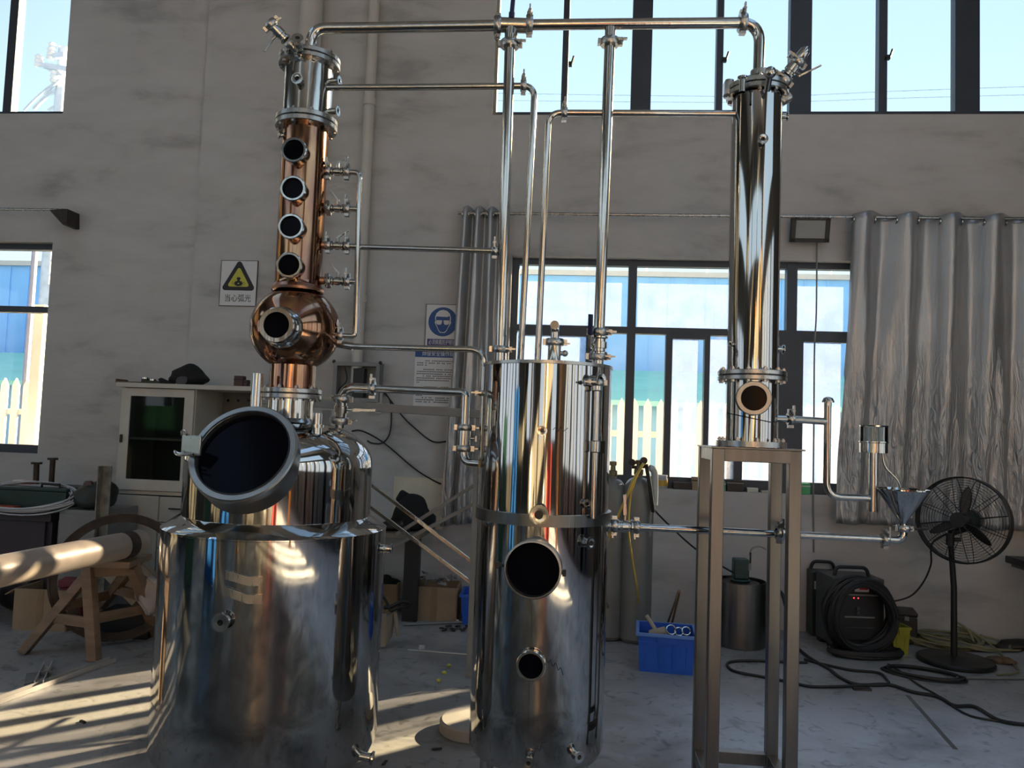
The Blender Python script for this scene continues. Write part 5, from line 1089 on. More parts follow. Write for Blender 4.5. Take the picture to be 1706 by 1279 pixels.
for a_, b_ in zip(tops, ft):
    mb = MB(); mb.bar(a_, b_, .062, .062, (0, 1, 0))
    for p in mb.v: p.z = max(p.z, 0)
    obj('leg', mb, WOOD, t, 0, bev=.004)
L = lambda i, k: tops[i]+(ft[i]-tops[i])*k
for i, j, k in ((0, 1, .60), (0, 2, .56), (1, 3, .50), (2, 3, .42)): mb = MB(); mb.bar(L(i, k), L(j, k+.02), .025, .06); obj('stretcher', mb, WOOD, t, 0, bev=.003)
for i, j in ((0, 1), (0, 2)): mb = MB(); mb.bar(L(i, .06), L(j, .06), .025, .06); obj('apron_rail', mb, WOOD, t, 0, bev=.003)
BP = mat('primed_pipe', (.42, .36, .31), .42, .1, .12, 6, .05, 30)
r_ = .078; a_, b_ = U(-130, 978, 3.30), U(232, 903, 4.72); b_.z = max(b_.z, ztr+.019+r_+.003); dd = (b_-a_).normalized()
t = thing('big_pipe', 'thick beige primed steel pipe lying across the wooden trestle', 'pipe', (a_+b_)/2)
W[t] = V(t.location); mb = MB(); mb.lathe(a_, dd, [(r_-.006, .002), (r_-.006, 0), (r_, 0), (r_, .4), (r_, 1.0), (r_, (b_-a_).length), (r_-.006, (b_-a_).length), (r_-.006, .002)], 36); obj('tube', mb, BP, t)
mb = MB(); q = b_-dd*.13; mb.lathe(q, dd, [(r_+.001, -.04), (r_+.003, -.04), (r_+.003, .04), (r_+.001, .04)], 36); obj('dark_band', mb, IRON, t, label='dark band round the pipe')
mb = MB(); mb.box(a_-V((-.06, 0, r_+(a_.z-r_)/2+.002)), (.14, .25, a_.z-r_-.004), .1); tag(obj('support_block', mb, WOOD, ang=0), 'wooden block propping the near end of the big pipe', 'block')
hc = U(198, 976, 4.95); R_ = .40; hc.z = R_+.004+.012
t = thing('steel_hoop', 'large dark steel hoop standing upright behind the wooden trestle', 'hoop', (hc.x, hc.y, 0)); W[t] = V((hc.x, hc.y, 0))
ha = V((.55, -.80, .10)).normalized(); hu = ha.cross(UPZ).normalized()
mb = MB(); mb.lathe(hc, ha, [(R_-.012, -.032), (R_, -.032), (R_, .032), (R_-.012, .032), (R_-.012, -.032)], 72); obj('rim', mb, IRON, t)
mb = MB(); mb.ring(hc+ha*.02, ha, R_-.055, R_-.012, .008, 72); obj('inner_ring', mb, IRON, t)
# boxes under and around
p = ZP(90, 1040, 0); carton('carton', 'open brown carton on the floor behind the wooden trestle', (p.x, p.y, 0), .36, .32, .27, .05, CARD, True, fl=.10)
c = V((p.x+.09, p.y+.03, .27)); mb = MB(); mb.box(c+V((.02, 0, .02)), (.17, .14, .05), .3); mb.box(c+V((.02, 0, -.12)), (.15, .13, .22), .3); tag(obj('red_package', mb, mat('dull_red', (.25, .045, .06), .6), ang=0, bev=.006), 'dull red package sticking out of the open brown carton', 'package')
CT = V((U(222, 985, 5.15).x, U(222, 985, 5.15).y, 0))
t = thing('tilted_carton', 'pale brown carton tilted on its corner under the steel hoop', 'box', CT); M_ = Matrix.Rotation(.7, 3, 'Y')@Matrix.Rotation(-.3, 3, 'X')
mb = MB(); cc_ = CT+V((0, .0, .335)); mb.obox(cc_, M_@V((.15, 0, 0)), M_@V((0, .11, 0)), M_@V((0, 0, .10)))
dz_ = min(p.z for p in mb.v)-.168
for p in mb.v: p.z -= dz_
obj('body', mb, CARDL, t, 0, bev=.003); mb = MB(); q = cc_-V((0, 0, dz_)); mb.obox(q, M_@V((.151, 0, 0)), M_@V((0, .02, 0)), M_@V((0, 0, .101))); obj('tape', mb, CARD, t, 0)
mb = MB(); mb.box((CT.x, CT.y, .082), (.34, .26, .164), .1); tag(obj('dark_crate', mb, BLK, ang=0, bev=.006), 'dark crate on the floor under the tilted pale carton', 'crate')
def cloth_sheet(name, lab, cat, fn, m, nu=14, nv=14):
    mb = MB(); mb.grid(fn, nu, nv); o = obj(name, mb, m, ang=0); o.data.polygons.foreach_set('use_smooth', [True]*len(o.data.polygons)); s_ = o.modifiers.new('thickness', 'SOLIDIFY'); s_.thickness = .002; return tag(o, lab, cat)
def rag(u, v):
    a_ = U(243, 960, 4.80); b_ = U(258, 972, 4.82); c_ = U(250, 1024, 4.84)
    wd = (.10+.55*v*(1-v)*4*.4)*.55
    return a_+(c_-a_)*v+R0*((u-.45)*wd+.015*math.sin(9*v))+FWD*(.02*math.sin(7*u+4*v)+.012*math.sin(13*u))
cloth_sheet('plastic_bag', 'crumpled whitish plastic bag hanging from the trestle leg', 'plastic bag', rag, mat('whitish_plastic', (.50, .46, .45), .5))
p = ZP(20, 1022, 0); blob('sack', 'dark sack slumped on the floor under the big pipe', 'sack', (p.x, p.y+.1, .155), (.17, .15, .20), mat('dark_sack', (.03, .03, .04), .4, 0, .6, 9), 21, .2)
p = ZP(-38, 1040, 0); blob('sack', 'grey patterned sack behind the dark sack under the big pipe', 'sack', (p.x-.1, p.y+.0, .16), (.17, .16, .21), mat('grey_sack', (.13, .13, .14), .5, 0, .8, 12), 23, .2)
p = ZP(28, 965, .0); c = YP(36, 930, 5.05); mb = MB(); mb.box((c.x, 5.06, .30), (.5, .2, .6)); 
# metal offcuts on the floor
PALE = mat('pale_channel', (.60, .58, .54), .4, .3, .1)
def channel(lab, p0, p1, w_, h_):
    a_, b_ = ZP(*p0, h_/2), ZP(*p1, h_/2); d_ = (b_-a_).normalized(); s_ = d_.cross(UPZ); mb = MB()
    mb.bar(a_-UPZ*(h_/2-.004), b_-UPZ*(h_/2-.004), w_, .006)
    for k in (-1, 1): mb.bar(a_+s_*k*(w_/2-.003), b_+s_*k*(w_/2-.003), .005, h_-.002)
    return tag(obj('channel_offcut', mb, PALE, ang=0), lab, 'metal strip')
channel('long pale metal channel offcut lying in the sunlight on the floor', (-60, 1186), (188, 1098), .05, .028)
channel('short pale metal channel offcut beside the trestle foot', (64, 1140), (80, 1106), .045, .035)
mb = MB(); p = ZP(62, 1128, 0); q = ZP(90, 1120, 0); mb.add([ZP(44, 1122, .02), ZP(94, 1117, .04), ZP(80, 1128, .003), ZP(40, 1141, .003)], [(0, 1, 2, 3)]); mb.v += [v_+V((0, 0, .003)) for v_ in mb.v[:4]]; mb.f += [(7, 6, 5, 4), (0, 4, 5, 1), (1, 5, 6, 2), (2, 6, 7, 3), (3, 7, 4, 0)]; tag(obj('sheet_offcut', mb, GREYP, ang=0), 'bent grey sheet metal scrap beside the short channel offcut', 'metal scrap')
# floor litter between the tanks
p = ZP(768, 1222, 0); t = thing('round_base_plate', 'pale thick round disc lying on the floor behind the tank foot', 'disc', (p.x, p.y, 0)); W[t] = V((p.x, p.y, 0)); mb = MB(); p2 = p+R0*.05+V((0, .04, 0)); mb.lathe((p2.x, p2.y, 0), UPZ, [(0, 0), (.155, 0), (.16, .006), (.16, .05), (.15, .06), (0, .062)], 40); obj('disc', mb, mat('pale_disc', (.40, .38, .35), .6), t)
for k, (px, py) in enumerate(((748, 1108), (740, 1120), (731, 1133))):
    p = ZP(px, py, .011); mb = MB(); mb.ball(p, .012, 8, (1.1, 1, .9)); tag(obj('yellow_plug', mb, mat('bright_yellow', (.62, .60, .06), .4)), ['small bright yellow cap on the floor, farthest of three from the boiler', 'small bright yellow cap on the floor, middle of three', 'small bright yellow cap on the floor, closest of three to the boiler'][k], 'cap', 'yellow caps on the floor')
for lab, p0, p1, r_, m_ in (('thin steel rod on the floor pointing from boiler to tank', (679, 1082), (800, 1092), .005, PALE), ('long dark steel rod on the floor in front of the brown carton', (672, 1040), (770, 1036), .011, GREYP)):
    a_, b_ = ZP(*p0, r_), ZP(*p1, r_); mb = MB(); mb.tube([a_, b_], r_, 8); mb.tube([b_, b_+(b_-a_).normalized()*.03], r_*1.5, 8); tag(obj('floor_rod', mb, m_), lab, 'rod')
rnd = random.Random(11); t = thing('chain', 'short dark chain lying in a heap on the floor near the blue bin', 'chain', ZP(748, 1046, 0)); W[t] = V(t.location); me = None
for k in range(16):
    p = ZP(736+k*3.2, 1046+4*math.sin(k*1.3), .006+.006*(k % 2)); mb = MB(); a_ = k*.9; mb.tube([p+V((math.cos(a_)*math.cos(q*math.pi/5)*.016-math.sin(a_)*math.sin(q*math.pi/5)*.009, math.sin(a_)*math.cos(q*math.pi/5)*.016+math.cos(a_)*math.sin(q*math.pi/5)*.009, 0)) for q in range(10)], .0045, 6, closed=True); obj('link', mb, IRON, t)
for k, (px, py, m_) in enumerate(((703, 1078, WHITE), (762, 1035, WHITE))):
    p = ZP(px, py, .012); mb = MB(); mb.box(p, (.035, .022, .022), .6+k); mb.jit(.003); tag(obj('paper_scrap', mb, m_, ang=0), ['crumpled white paper scrap near the thin steel rod', 'white scrap on the end of the dark rod by the blue bin'][k], 'scrap')
for k, (px, py) in enumerate(((728, 1247), (641, 1270), (138, 1202))):
    p = ZP(px, py, .004); mb = MB(); mb.box(p, (.045, .012, .006), .4+k*1.1); mb.jit(.002); tag(obj('swarf', mb, IRON, ang=0), ['dark metal sliver on the floor near the round disc', 'dark metal sliver on the floor by the boiler drain', 'dark metal sliver on the sunlit floor near the channel offcut'][k], 'scrap', 'metal slivers on the floor')
# ================================================================== GAS BOTTLES, SILL, DRUM, WELDER, FAN
GAS = mat('grey_gas_bottle', (.19, .195, .185), .38, .15, .12, 5)
def gas(lab, px, pyb, d, ptop, wpx, grp):
    p = U(px, 900, d); r_ = rad(wpx, d); zt_ = zfor(p, ptop); t = thing('gas_cylinder', lab, 'gas cylinder', (p.x, p.y, 0), grp)
    mb = MB(); pr = [(0, .004), (r_*.8, .004), (r_, .03), (r_, zt_-r_*1.5)]
    for i in range(1, 9): a_ = i/8*math.pi/2; pr.append((r_*.26+r_*.74*math.cos(a_), zt_-r_*1.5+r_*1.3*math.sin(a_)))
    pr += [(r_*.26, zt_), (0, zt_)]; mb.lathe((p.x, p.y, 0), UPZ, pr, 36); obj('bottle', mb, GAS, t)
    mb = MB(); mb.lathe((p.x, p.y, zt_), UPZ, [(r_*.25, -.005), (r_*.30, 0), (r_*.30, .035), (.02, .04), (.016, .07), (.026, .075), (.026, .10), (0, .105)], 18); v = obj('valve', mb, mat('brass_valve', (.20, .17, .10), .4, .6), t)
    return t, p, r_, zt_
t, p, r_, zt_ = gas('grey gas cylinder with a regulator and yellow hose under the window', 1061, 1036, 5.45, 790, 53, 'gas cylinders by the window')
mb = MB(); q = V((p.x, p.y, zt_+.05)); mb.cyl(q, q+V((.06, -.03, .015)), .014, 10); mb.lathe(q+V((.03, -.05, .05)), (0, -1, .1), [(0, -.015), (.026, -.015), (.026, .01), (0, .012)], 16); mb.lathe(q+V((-.05, -.04, .035)), (-.3, -1, .1), [(0, -.015), (.024, -.015), (.024, .01), (0, .012)], 16); mb.cyl(q-V((.05, .0, .0)), q+V((.0, 0, 0)), .012, 10); obj('regulator', mb, IRON, t)
mb = MB(); mb.tube(spline([q+V((.07, -.04, .0)), q+V((.105, -.03, -.02)), q+V((.115, -.02, -.12)), q+V((.115, -.02, -.26))], 6), .024, 14); obj('heater_sleeve', mb, mat('white_sleeve', (.62, .64, .60), .5), t)
mb = MB(); mb.tube(spline([q+V((.05, -.08, .0)), q+V((.07, -.13, -.12)), q+V((.085, -.13, -.22)), q+V((.10, -.10, -.30))], 5), .014, 8); obj('strap', mb, RUB, t)
mb = MB(); mb.tube(spline([U(1072, 772, 5.28), U(1066, 782, 5.25), U(1055, 800, 5.22), U(1046, 822, 5.2), U(1036, 845, 5.2), U(1026, 868, 5.2), U(1012, 900, 5.2)], 6), .009, 8); mb.tube(spline([U(1068, 778, 5.26), U(1058, 800, 5.24), U(1050, 830, 5.24), U(1047, 880, 5.24), U(1055, 940, 5.22), U(1062, 985, 5.2), ZP(1066, 1046, .012)], 6), .007, 8); tag(obj('gas_hose', mb, mat('yellow_hose', (.55, .38, .06), .5)), 'yellow gas hose running down from the gas cylinder regulator', 'hose')
gas('plain grey gas cylinder half hidden behind the steel tank', 1018, 1036, 5.5, 792, 50, 'gas cylinders by the window')
mb = MB(); mb.tube(spline([U(1002, 990, 5.3), U(1015, 1015, 5.4), ZP(1030, 1044, .012), ZP(1060, 1054, .012), ZP(1100, 1050, .012), ZP(1130, 1044, .014)], 6), .010, 8); mb.tube(coil(ZP(1090, 1048, .02), .28, .07, (1, .1, 0), (0, 1, .02), 4, .01, .18, 5, .04), .009, 7); mb.tube(spline([ZP(1110, 1044, .02), U(1124, 1005, 5.45), U(1129, 988, 5.45), U(1132, 984, 5.45), U(1130, 995, 5.45), ZP(1118, 1044, .02)], 6), .008, 7); tag(obj('hose_coil', mb, mat('tan_hose', (.20, .15, .10), .5)), 'brown hose coil on the floor behind the blue crate', 'hose coil')
for lab, pts in (('dark cable slanting from the gas cylinder down to the steel drum', ((1078, 836), (1110, 870), (1160, 915), (1215, 950), (1235, 958))), ('second thin cable dangling beside the gas cylinder', ((1082, 835), (1086, 855), (1078, 872)))):
    mb = MB(); mb.tube(spline([U(*p_, 5.45) for p_ in pts], 6), .007, 6); tag(obj('cable', mb, RUB), lab, 'cable')
# ---- window sill things
zs_ = holes[3][2]; ysl = YW+.03
def sx(px): return YP(px, 812, ysl).x
def sillbox(name, lab, cat, px0, px1, h_, m_, extra=None, y_=ysl, dep=.06):
    mb = MB(); mb.bx(sx(px0), sx(px1), y_-dep/2, y_+dep/2, zs_+.001, zs_+h_); t = obj(name, mb, m_, ang=0, bev=.003); tag(t, lab, cat)
    if extra: mb = MB(); mb.bx(sx(px0)-.001, sx(px1)+.001, y_-dep/2-.001, y_+dep/2+.001, zs_+h_*.70, zs_+h_*.78); obj('lid_seam', mb, extra, t, 0)
    return t
c = V((sx(1101), ysl, zs_+.001)); t = thing('screw_jar', 'clear jar with a yellow label on the window sill', 'jar', c); mb = MB(); mb.lathe(c, UPZ, [(0, 0), (.05, 0), (.052, .01), (.052, .075), (.045, .088), (.045, .1)], 24); obj('glass', mb, mat('milky_plastic', (.45, .46, .46), .2), t); mb = MB(); mb.lathe(c, UPZ, [(.0525, .02), (.0535, .02), (.0535, .065), (.0525, .065)], 24); obj('label_band', mb, mat('yellow_label', (.60, .36, .05), .5), t); mb = MB(); mb.lathe(c, UPZ, [(.047, .088), (.049, .09), (.049, .104), (0, .106)], 24); obj('lid', mb, WHITE, t)
sillbox('black_case', 'flat black case on the sill between the jar and brown carton', 'case', 1121, 1151, .055, BLK, IRON); sillbox('sill_carton', 'little brown carton on the window sill beside the stand', 'box', 1152, 1168, .10, CARD, IRON)
sillbox('green_tub', 'small green and white tub on the sill seen between the stand legs', 'tub', 1197, 1208, .075, mat('green_white', (.10, .32, .20), .5), WHITE); sillbox('black_tool_case', 'dark tool case on the sill under the condenser table', 'case', 1210, 1237, .09, BLK, GREYP); sillbox('white_packet', 'small white packet lying on the sill under the condenser table', 'packet', 1244, 1262, .035, mat('off_white', (.60, .60, .52), .6)); sillbox('paper_strip', 'flat pale paper strip lying beside the dark tool case', 'paper', 1216, 1240, .008, WHITE, None, YW+.02, .04) if False else None
sillbox('sponge', 'flat cream sponge on the sill near the far stand post', 'sponge', 1268, 1286, .018, mat('cream_sponge', (.55, .52, .42), .8)); sillbox('green_box', 'bright green box on the sill beside the floodlight cord', 'box', 1333, 1348, .088, mat('bright_green', (.07, .42, .16), .4), WHITE)
# ---- drum with motor
p = ZP(1240, 1084, 0); r_ = .178; c = V((p.x, p.y+r_, 0)); zt_ = .445
t = thing('steel_drum', 'short brushed steel drum on the floor under the window', 'drum', c)
mb = MB(); mb.lathe(c, UPZ, [(0, .004), (r_, .004), (r_, .2), (r_, zt_), (r_-.004, zt_), (r_-.004, .02), (0, .02)], 48); obj('shell', mb, BRUSH, t)
mb = MB(); mb.lathe(c, UPZ, [(0, zt_-.02), (r_-.05, zt_-.02), (r_-.045, zt_-.012), (0, zt_-.008)], 32); obj('lid', mb, IRON, t)
t = thing('green_motor', 'small dark green motor standing on the steel drum lid', 'motor', c+V((0, 0, zt_)))
W[t] = c+V((0, 0, zt_-.008)); t.location = W[t]; m0 = W[t]
GM = mat('dark_green_motor', (.014, .05, .045), .45)
mb = MB(); mb.cyl(m0, m0+V((0, 0, .02)), .07, 20); mb.box(m0+V((0, 0, .09)), (.105, .10, .14)); obj('body', mb, GM, t, bev=.010); mb = MB()
for i in range(5): mb.box(m0+V((0, -.051, .045+i*.022)), (.09, .006, .008))
obj('cooling_fins', mb, GM, t, 0); mb = MB(); mb.box(m0+V((.055, -.03, .11)), (.02, .04, .05)); obj('terminal_box', mb, GREYP, t, 0, bev=.003); mb = MB(); mb.tube([m0+V((.062, -.03, .13)), m0+V((.062, -.03, .21))], .006, 8); obj('toggle', mb, IRON, t)
mb = MB(); mb.tube(spline([m0+V((.06, 0, .19)), m0+V((.08, 0, .235)), m0+V((.13, 0, .25)), m0+V((.18, .02, .23))], 6), .005, 6); obj('lead', mb, GREYP, t)
mb = MB(); mb.tube(spline([c+V((.18, -.05, .40)), c+V((.24, -.06, .40)), c+V((.27, -.08, .38)), c+V((.29, -.1, .30))], 5), .012, 8); tag(obj('brass_tap_hose', mb, RUB), 'short black hose end sticking out beside the steel drum', 'hose')
# ---- welder with cable coil
wd0 = ZP(1432, 1086, 0); t = thing('welding_machine', 'black welding machine with red indicator lights and a white sticker', 'welder', (wd0.x, wd0.y+.2, 0))
w_, d_, h_ = .36, .32, .50; c = V((wd0.x, wd0.y, 0)); M_ = Matrix.Rotation(.10, 3, 'Z'); P = lambda x, y, z: c+M_@V((x, y, z))
def wbox(name, x0, x1, y0, y1, z0, z1, m_, par=t, bev=.006): mb = MB(); mb.obox(P((x0+x1)/2, (y0+y1)/2, (z0+z1)/2), M_@V(((x1-x0)/2, 0, 0)), M_@V((0, (y1-y0)/2, 0)), V((0, 0, (z1-z0)/2))); return obj(name, mb, m_, par, 0, bev=bev)
DKG = mat('dark_grey_case', (.045, .05, .05), .45)
wbox('case', -.18, .18, .02, .32, .03, h_, DKG); fp = wbox('front_panel', -.155, .155, -.005, .02, .08, h_-.10, BLK)
wbox('panel_trim', -.16, .16, -.012, .0, h_-.115, h_-.10, GREYP); wbox('vent_slot', -.11, .10, -.010, -.004, .235, .245, GREYP, fp, 0); wbox('vent_slot', -.11, .10, -.010, -.004, .165, .172, DKG, fp, 0)
for x in (-.15, .15): wbox('foot', x-.03, x+.03, .06, .12, 0, .03, RUB); wbox('foot', x-.03, x+.03, .24, .30, 0, .03, RUB)
wbox('sticker', -.045, .055, -.02, -.012, h_-.085, h_-.015, WHITE); wbox('red_print', -.015, .045, -.0225, -.0195, h_-.070, h_-.035, mat('red_print', (.55, .06, .04), .5))
mb = MB(); mb.tube(fillet([P(-.12, .08, h_), P(-.12, .08, h_+.05), P(-.12, .42, h_+.05), P(-.12, .42, h_)], .04, 5), .012, 10); mb2 = MB(); mb2.tube(fillet([P(-.13, .12, h_-.01), P(-.12, .12, h_+.06), P(.10, .12, h_+.06), P(.12, .12, h_-.01)], .05, 5), .013, 10); obj('carry_handle', mb2, BLK, t)
LED = mat('red_led', (.4, .02, .02), .4, emit=((1, .05, .05), 2.2))
for x in (-.115, -.045, -.015): mb = MB(); q = P(x, -.006, h_-.13-.01*(x < -.1)); mb.ball(q, .0045, 8); obj('indicator_light', mb, LED, fp)
for k, (x, z) in enumerate(((-.02, .30), (-.02, .27))): mb = MB(); q = P(x, -.005, z); mb.cyl(q, q+M_@V((0, -.015, 0)), .012, 14); obj('knob', mb, DKG, fp)
cc_ = P(-.02, -.045, .265); mb = MB()
for k in range(3): mb.tube(coil(cc_+M_@V((0, -.04*k+.03, 0)), .245-.016*k, .250-.012*k, M_@V((.98, 0, .0)), (0, -.05, 1.0), 7, .0, .11, 30+k, .07, 32), .0155, 7)
lo = min(p_.z for p_ in mb.v)
for p_ in mb.v: p_.z = max(p_.z, .004+.02*(p_.z-lo))
tag(obj('cable_coil', mb, RUB), 'thick black welding cable coiled round the front of the welding machine', 'cable coil')
mb = MB(); mb.tube(coil(P(-.01, -.1, .03), .23, .10, M_@V((1, 0, 0)), (0, 1, .1), 5, .0, .12, 37, .05, 28), .013, 7)
for p_ in mb.v: p_.z = max(p_.z, .004)
tag(obj('cable_coil', mb, RUB), 'thick black cable slack piled on the floor under the welding coil', 'cable coil')
p = ZP(1372, 1060, 0); q = U(1366, 965, 5.62); mb = MB(); q.y = wd0.y+.36; mb.bx(q.x-.02, q.x+.20, q.y+.02, q.y+.22, 0, zfor(q, 952)); t = tag(obj('grey_case', mb, mat('green_grey_case', (.045, .055, .05), .5), ang=0, bev=.008), 'dark grey equipment case behind the welding machine', 'case'); a_ = (q.x+.0, q.y+.12, zfor(q, 952)); mb = MB(); mb.tube(fillet([V(a_), V(a_)+V((.02, 0, .06)), V(a_)+V((.16, 0, .06)), V(a_)+V((.18, 0, 0))], .04, 5), .012, 10); obj('handle', mb, BLK, t); mb = MB(); mb.bx(q.x-.0, q.x+.025, q.y+.014, q.y+.02, zfor(q, 975)-.03, zfor(q, 975)+.03); obj('tag', mb, WHITE, t, 0)
p = ZP(1518, 1074, 0); t = thing('black_toolbox', 'small black case on the floor between welder and fan', 'case', (p.x, p.y+.1, 0)); mb = MB(); mb.box((p.x, p.y+.12, .10), (.145, .22, .20), -.25); obj('body', mb, BLK, t, 0, bev=.012); mb = MB(); mb.box((p.x, p.y+.12, .212), (.15, .225, .03), -.25); obj('lid', mb, BLK, t, 0, bev=.008); mb = MB(); mb.box((p.x-.03, p.y+.005, .185), (.03, .012, .03), -.25); obj('catch', mb, GREYP, t, 0)
p = ZP(1501, 1092, 0); bin_('yellow_bucket', 'yellow plastic tub tucked beside the black welding coil', (p.x, p.y+.07, 0), .12, .13, .19, .1, mat('yellow_plastic', (.34, .33, .03), .5), .82, .006, 2, 'tub')
# ---- fan
FB = mat('black_fan_paint', (.012, .012, .012), .42, .1, .1)
pb = ZP(1592, 1104, 0); t = thing('pedestal_fan', 'black pedestal fan with a round wire cage beside the silver curtain', 'fan', (pb.x, pb.y, 0))
mb = MB(); mb.lathe((pb.x, pb.y, 0), UPZ, [(0, 0), (.225, 0), (.235, .008), (.235, .022), (.225, .032), (.06, .045), (.03, .05), (0, .05)], 56); obj('base', mb, FB, t)
hubp = U(1604, 866, (pb-CAM).dot(FWD)-.05); hb = V(hubp)
tp_ = V((U(1583, 893, (pb-CAM).dot(FWD)+.02)))
mb = MB(); mb.tube([(pb.x-.01, pb.y, .045), (pb.x-.012, pb.y, .5), tp_], [.021, .019, .017], 14); obj('pole', mb, FB, t)
mb = MB(); mb.tube([tp_-UPZ*.06, tp_+UPZ*.02], .026, 14); mb.cyl(tp_+V((.02, -.01, -.02)), tp_+V((.06, -.02, -.02)), .012, 10); obj('clamp_collar', mb, FB, t)
fa = (CAM-hb); fa.z *= .4; fa = fa.normalized(); fr_ = V((-fa.y, fa.x, 0)); fa = (fa-fr_*.30+UPZ*.02).normalized()
mh = hb-fa*.03
mb = MB(); mb.lathe(mh-fa*.20, fa, [(0, 0), (.05, .005), (.068, .03), (.07, .12), (.06, .16), (.03, .19)], 28); mo = obj('motor', mb, mat('dark_green_motor_case', (.02, .035, .03), .45), t)
mb = MB(); mb.tube([tp_+UPZ*.02, mh-fa*.12-UPZ*.05], .022, 12); obj('tilt_neck', mb, FB, t)
mb = MB(); mb.lathe(hb, fa, [(.0, .03), (.03, .028), (.042, .015), (.045, -.02), (0, -.025)], 24); obj('hub', mb, FB, t)
fu = fa.cross(UPZ).normalized()*-1; fv = fu.cross(fa)*-1
if fv.z < 0: fv = -fv
Rc = 72/F*((hb-CAM).dot(FWD))*.98
cang = [82, 208, 320]
for a0 in cang:
    a0 = math.radians(a0); vs = []; n_ = 12
    e1 = fu*math.cos(a0)+fv*math.sin(a0); e2 = -fu*math.sin(a0)+fv*math.cos(a0); mb = MB()
    def bl(u, v):
        r__ = .03+(Rc*.80-.03)*v; wdt = (.020+.028*math.sin(math.pi*min(1, v*1.05))**.8)*(1 if v < .86 else math.sqrt(max(.02, 1-((v-.86)/.14)**2))); x_ = (u-.5)*2*wdt*.62
        return hb+e1*r__+e2*x_+fa*(x_*.55+.006)
    mb.grid(bl, 6, n_); o = obj('blade', mb, FB, t, 0); o.data.polygons.foreach_set('use_smooth', [True]*len(o.data.polygons)); s_ = o.modifiers.new('thickness', 'SOLIDIFY'); s_.thickness = .004
def cage(front):
    mb = MB(); s_ = 1 if front else -1; n_ = 17
    dep = lambda k: s_*(.035+.060*math.sqrt(max(0, 1-k**2.2)))
    for i in range(3 if front else 4, n_+1, 1 if front else 1):
        k = i/n_; r__ = Rc*k; mb.tube([hb+(fu*math.cos(j*2*math.pi/44)+fv*math.sin(j*2*math.pi/44))*r__+fa*dep(k) for j in range(44)], (.0013 if front else .0010) if i < n_ else .005, 4, closed=True)
    for j in range(12):
        a_ = j*math.pi/6+.2; e1 = fu*math.cos(a_)+fv*math.sin(a_); mb.tube([hb+e1*Rc*k+fa*dep(k) for k in (.14, .3, .5, .7, .85, .95, 1)], .0026, 5)
    mb.lathe(hb+fa*dep(.1), fa, [(0, .004), (Rc*.17, .003), (Rc*.17, -.003), (0, -.004)], 24); return mb
o = obj('front_cage', cage(True), FB, t); o['kind'] = 'stuff'; o = obj('rear_cage', cage(False), FB, t); o['kind'] = 'stuff'
mb = MB(); mb.ring(hb, fa, Rc-.004, Rc+.004, .07, 60); obj('cage_band', mb, FB, t)
mb = MB(); dF = (pb-CAM).dot(FWD); mb.tube(spline([mh-fa*.16-UPZ*.04, U(1557, 900, dF+.05), U(1551, 940, dF+.1), U(1538, 970, dF+.15), U(1518, 992, dF+.2), U(1490, 1001, dF+.25), U(1470, 1000, dF+.3)], 8), .006, 7); tag(obj('fan_cord', mb, RUB), 'thin black cord curving from the fan motor to the welder', 'cord')
# ---- hose coil by the fan, bench at the edge
mb = MB(); hm = mat('olive_hose', (.24, .22, .12), .5); hcc = ZP(1590, 1078, .03)
hcc.y += .22; mb.tube(coil(hcc, .26, .17, (1, 0, 0), (0, 1, .25), 8, .0, .16, 51, .10), .0085, 7); mb.tube(coil(hcc+V((.15, -.06, 0)), .30, .12, (1, 0, -.1), (0, 1, .12), 5, .0, .2, 53, .06), .008, 7)
for p_ in mb.v: p_.z = max(p_.z, .004)
tag(obj('hose_coil', mb, hm), 'loose olive green hose coil on the floor behind the fan base', 'hose coil')
mb = MB(); mb.tube(spline([U(1593, 1036, 5.4), U(1612, 1048, 5.35), U(1622, 1068, 5.3)], 5), .008, 7); mb.tube(spline([U(1593, 1036, 5.4), U(1640, 1065, 5.3), ZP(1668, 1090, .01), ZP(1690, 1108, .01), ZP(1694, 1120, .01), ZP(1660, 1124, .01)], 6), .007, 7); tag(obj('hose_end', mb, hm), 'loose hose end trailing from the olive coil over the floor', 'hose')
c = ZP(1668, 1098, .02); blob('dirt_pile', 'little brown heap of dirt and scraps near the hose end', 'dirt', (c.x, c.y, .016), (.09, .06, .022), mat('brown_dirt', (.16, .10, .055), .9, 0, .5, 30), 61, .35)
mb = MB(); a_, b_ = ZP(1596, 1128, .012), ZP(1760, 1130, .012); mb.tube([a_, b_], .011, 10); mb.tube([a_, a_+V((-.025, -.03, .0))], .009, 8); tag(obj('floor_bar', mb, GREYP), 'straight grey metal bar on the floor beside the fan base', 'bar')
t = thing('side_table', 'dark narrow table edge against the wall beyond the fan', 'table', YP(1720, 1062, 5.75)); a_ = YP(1674, 940, 6.0); a_.z = YP(1690, 938, 5.62).z; W[t] = V((a_.x+.4, 5.75, 0)); t.location = W[t]
mb = MB(); mb.bx(a_.x, a_.x+.9, 5.56, 6.0, a_.z-.05, a_.z); obj('top', mb, BLK, t, 0, bev=.006); mb = MB(); mb.bx(a_.x+.04, a_.x+.9, 5.60, 5.99, a_.z-.075, a_.z-.05); obj('tray', mb, mat('grey_tray', (.10, .10, .10), .5), t, 0); mb = MB(); mb.bx(a_.x+.07, a_.x+.9, 5.57, 5.62, a_.z-.125, a_.z-.08); obj('white_front', mb, WHITE, t, 0)
for x in (a_.x+.10, a_.x+.8): mb = MB(); mb.bx(x, x+.05, 5.66, 5.72, 0, a_.z-.075); obj('leg', mb, IRON, t, 0)
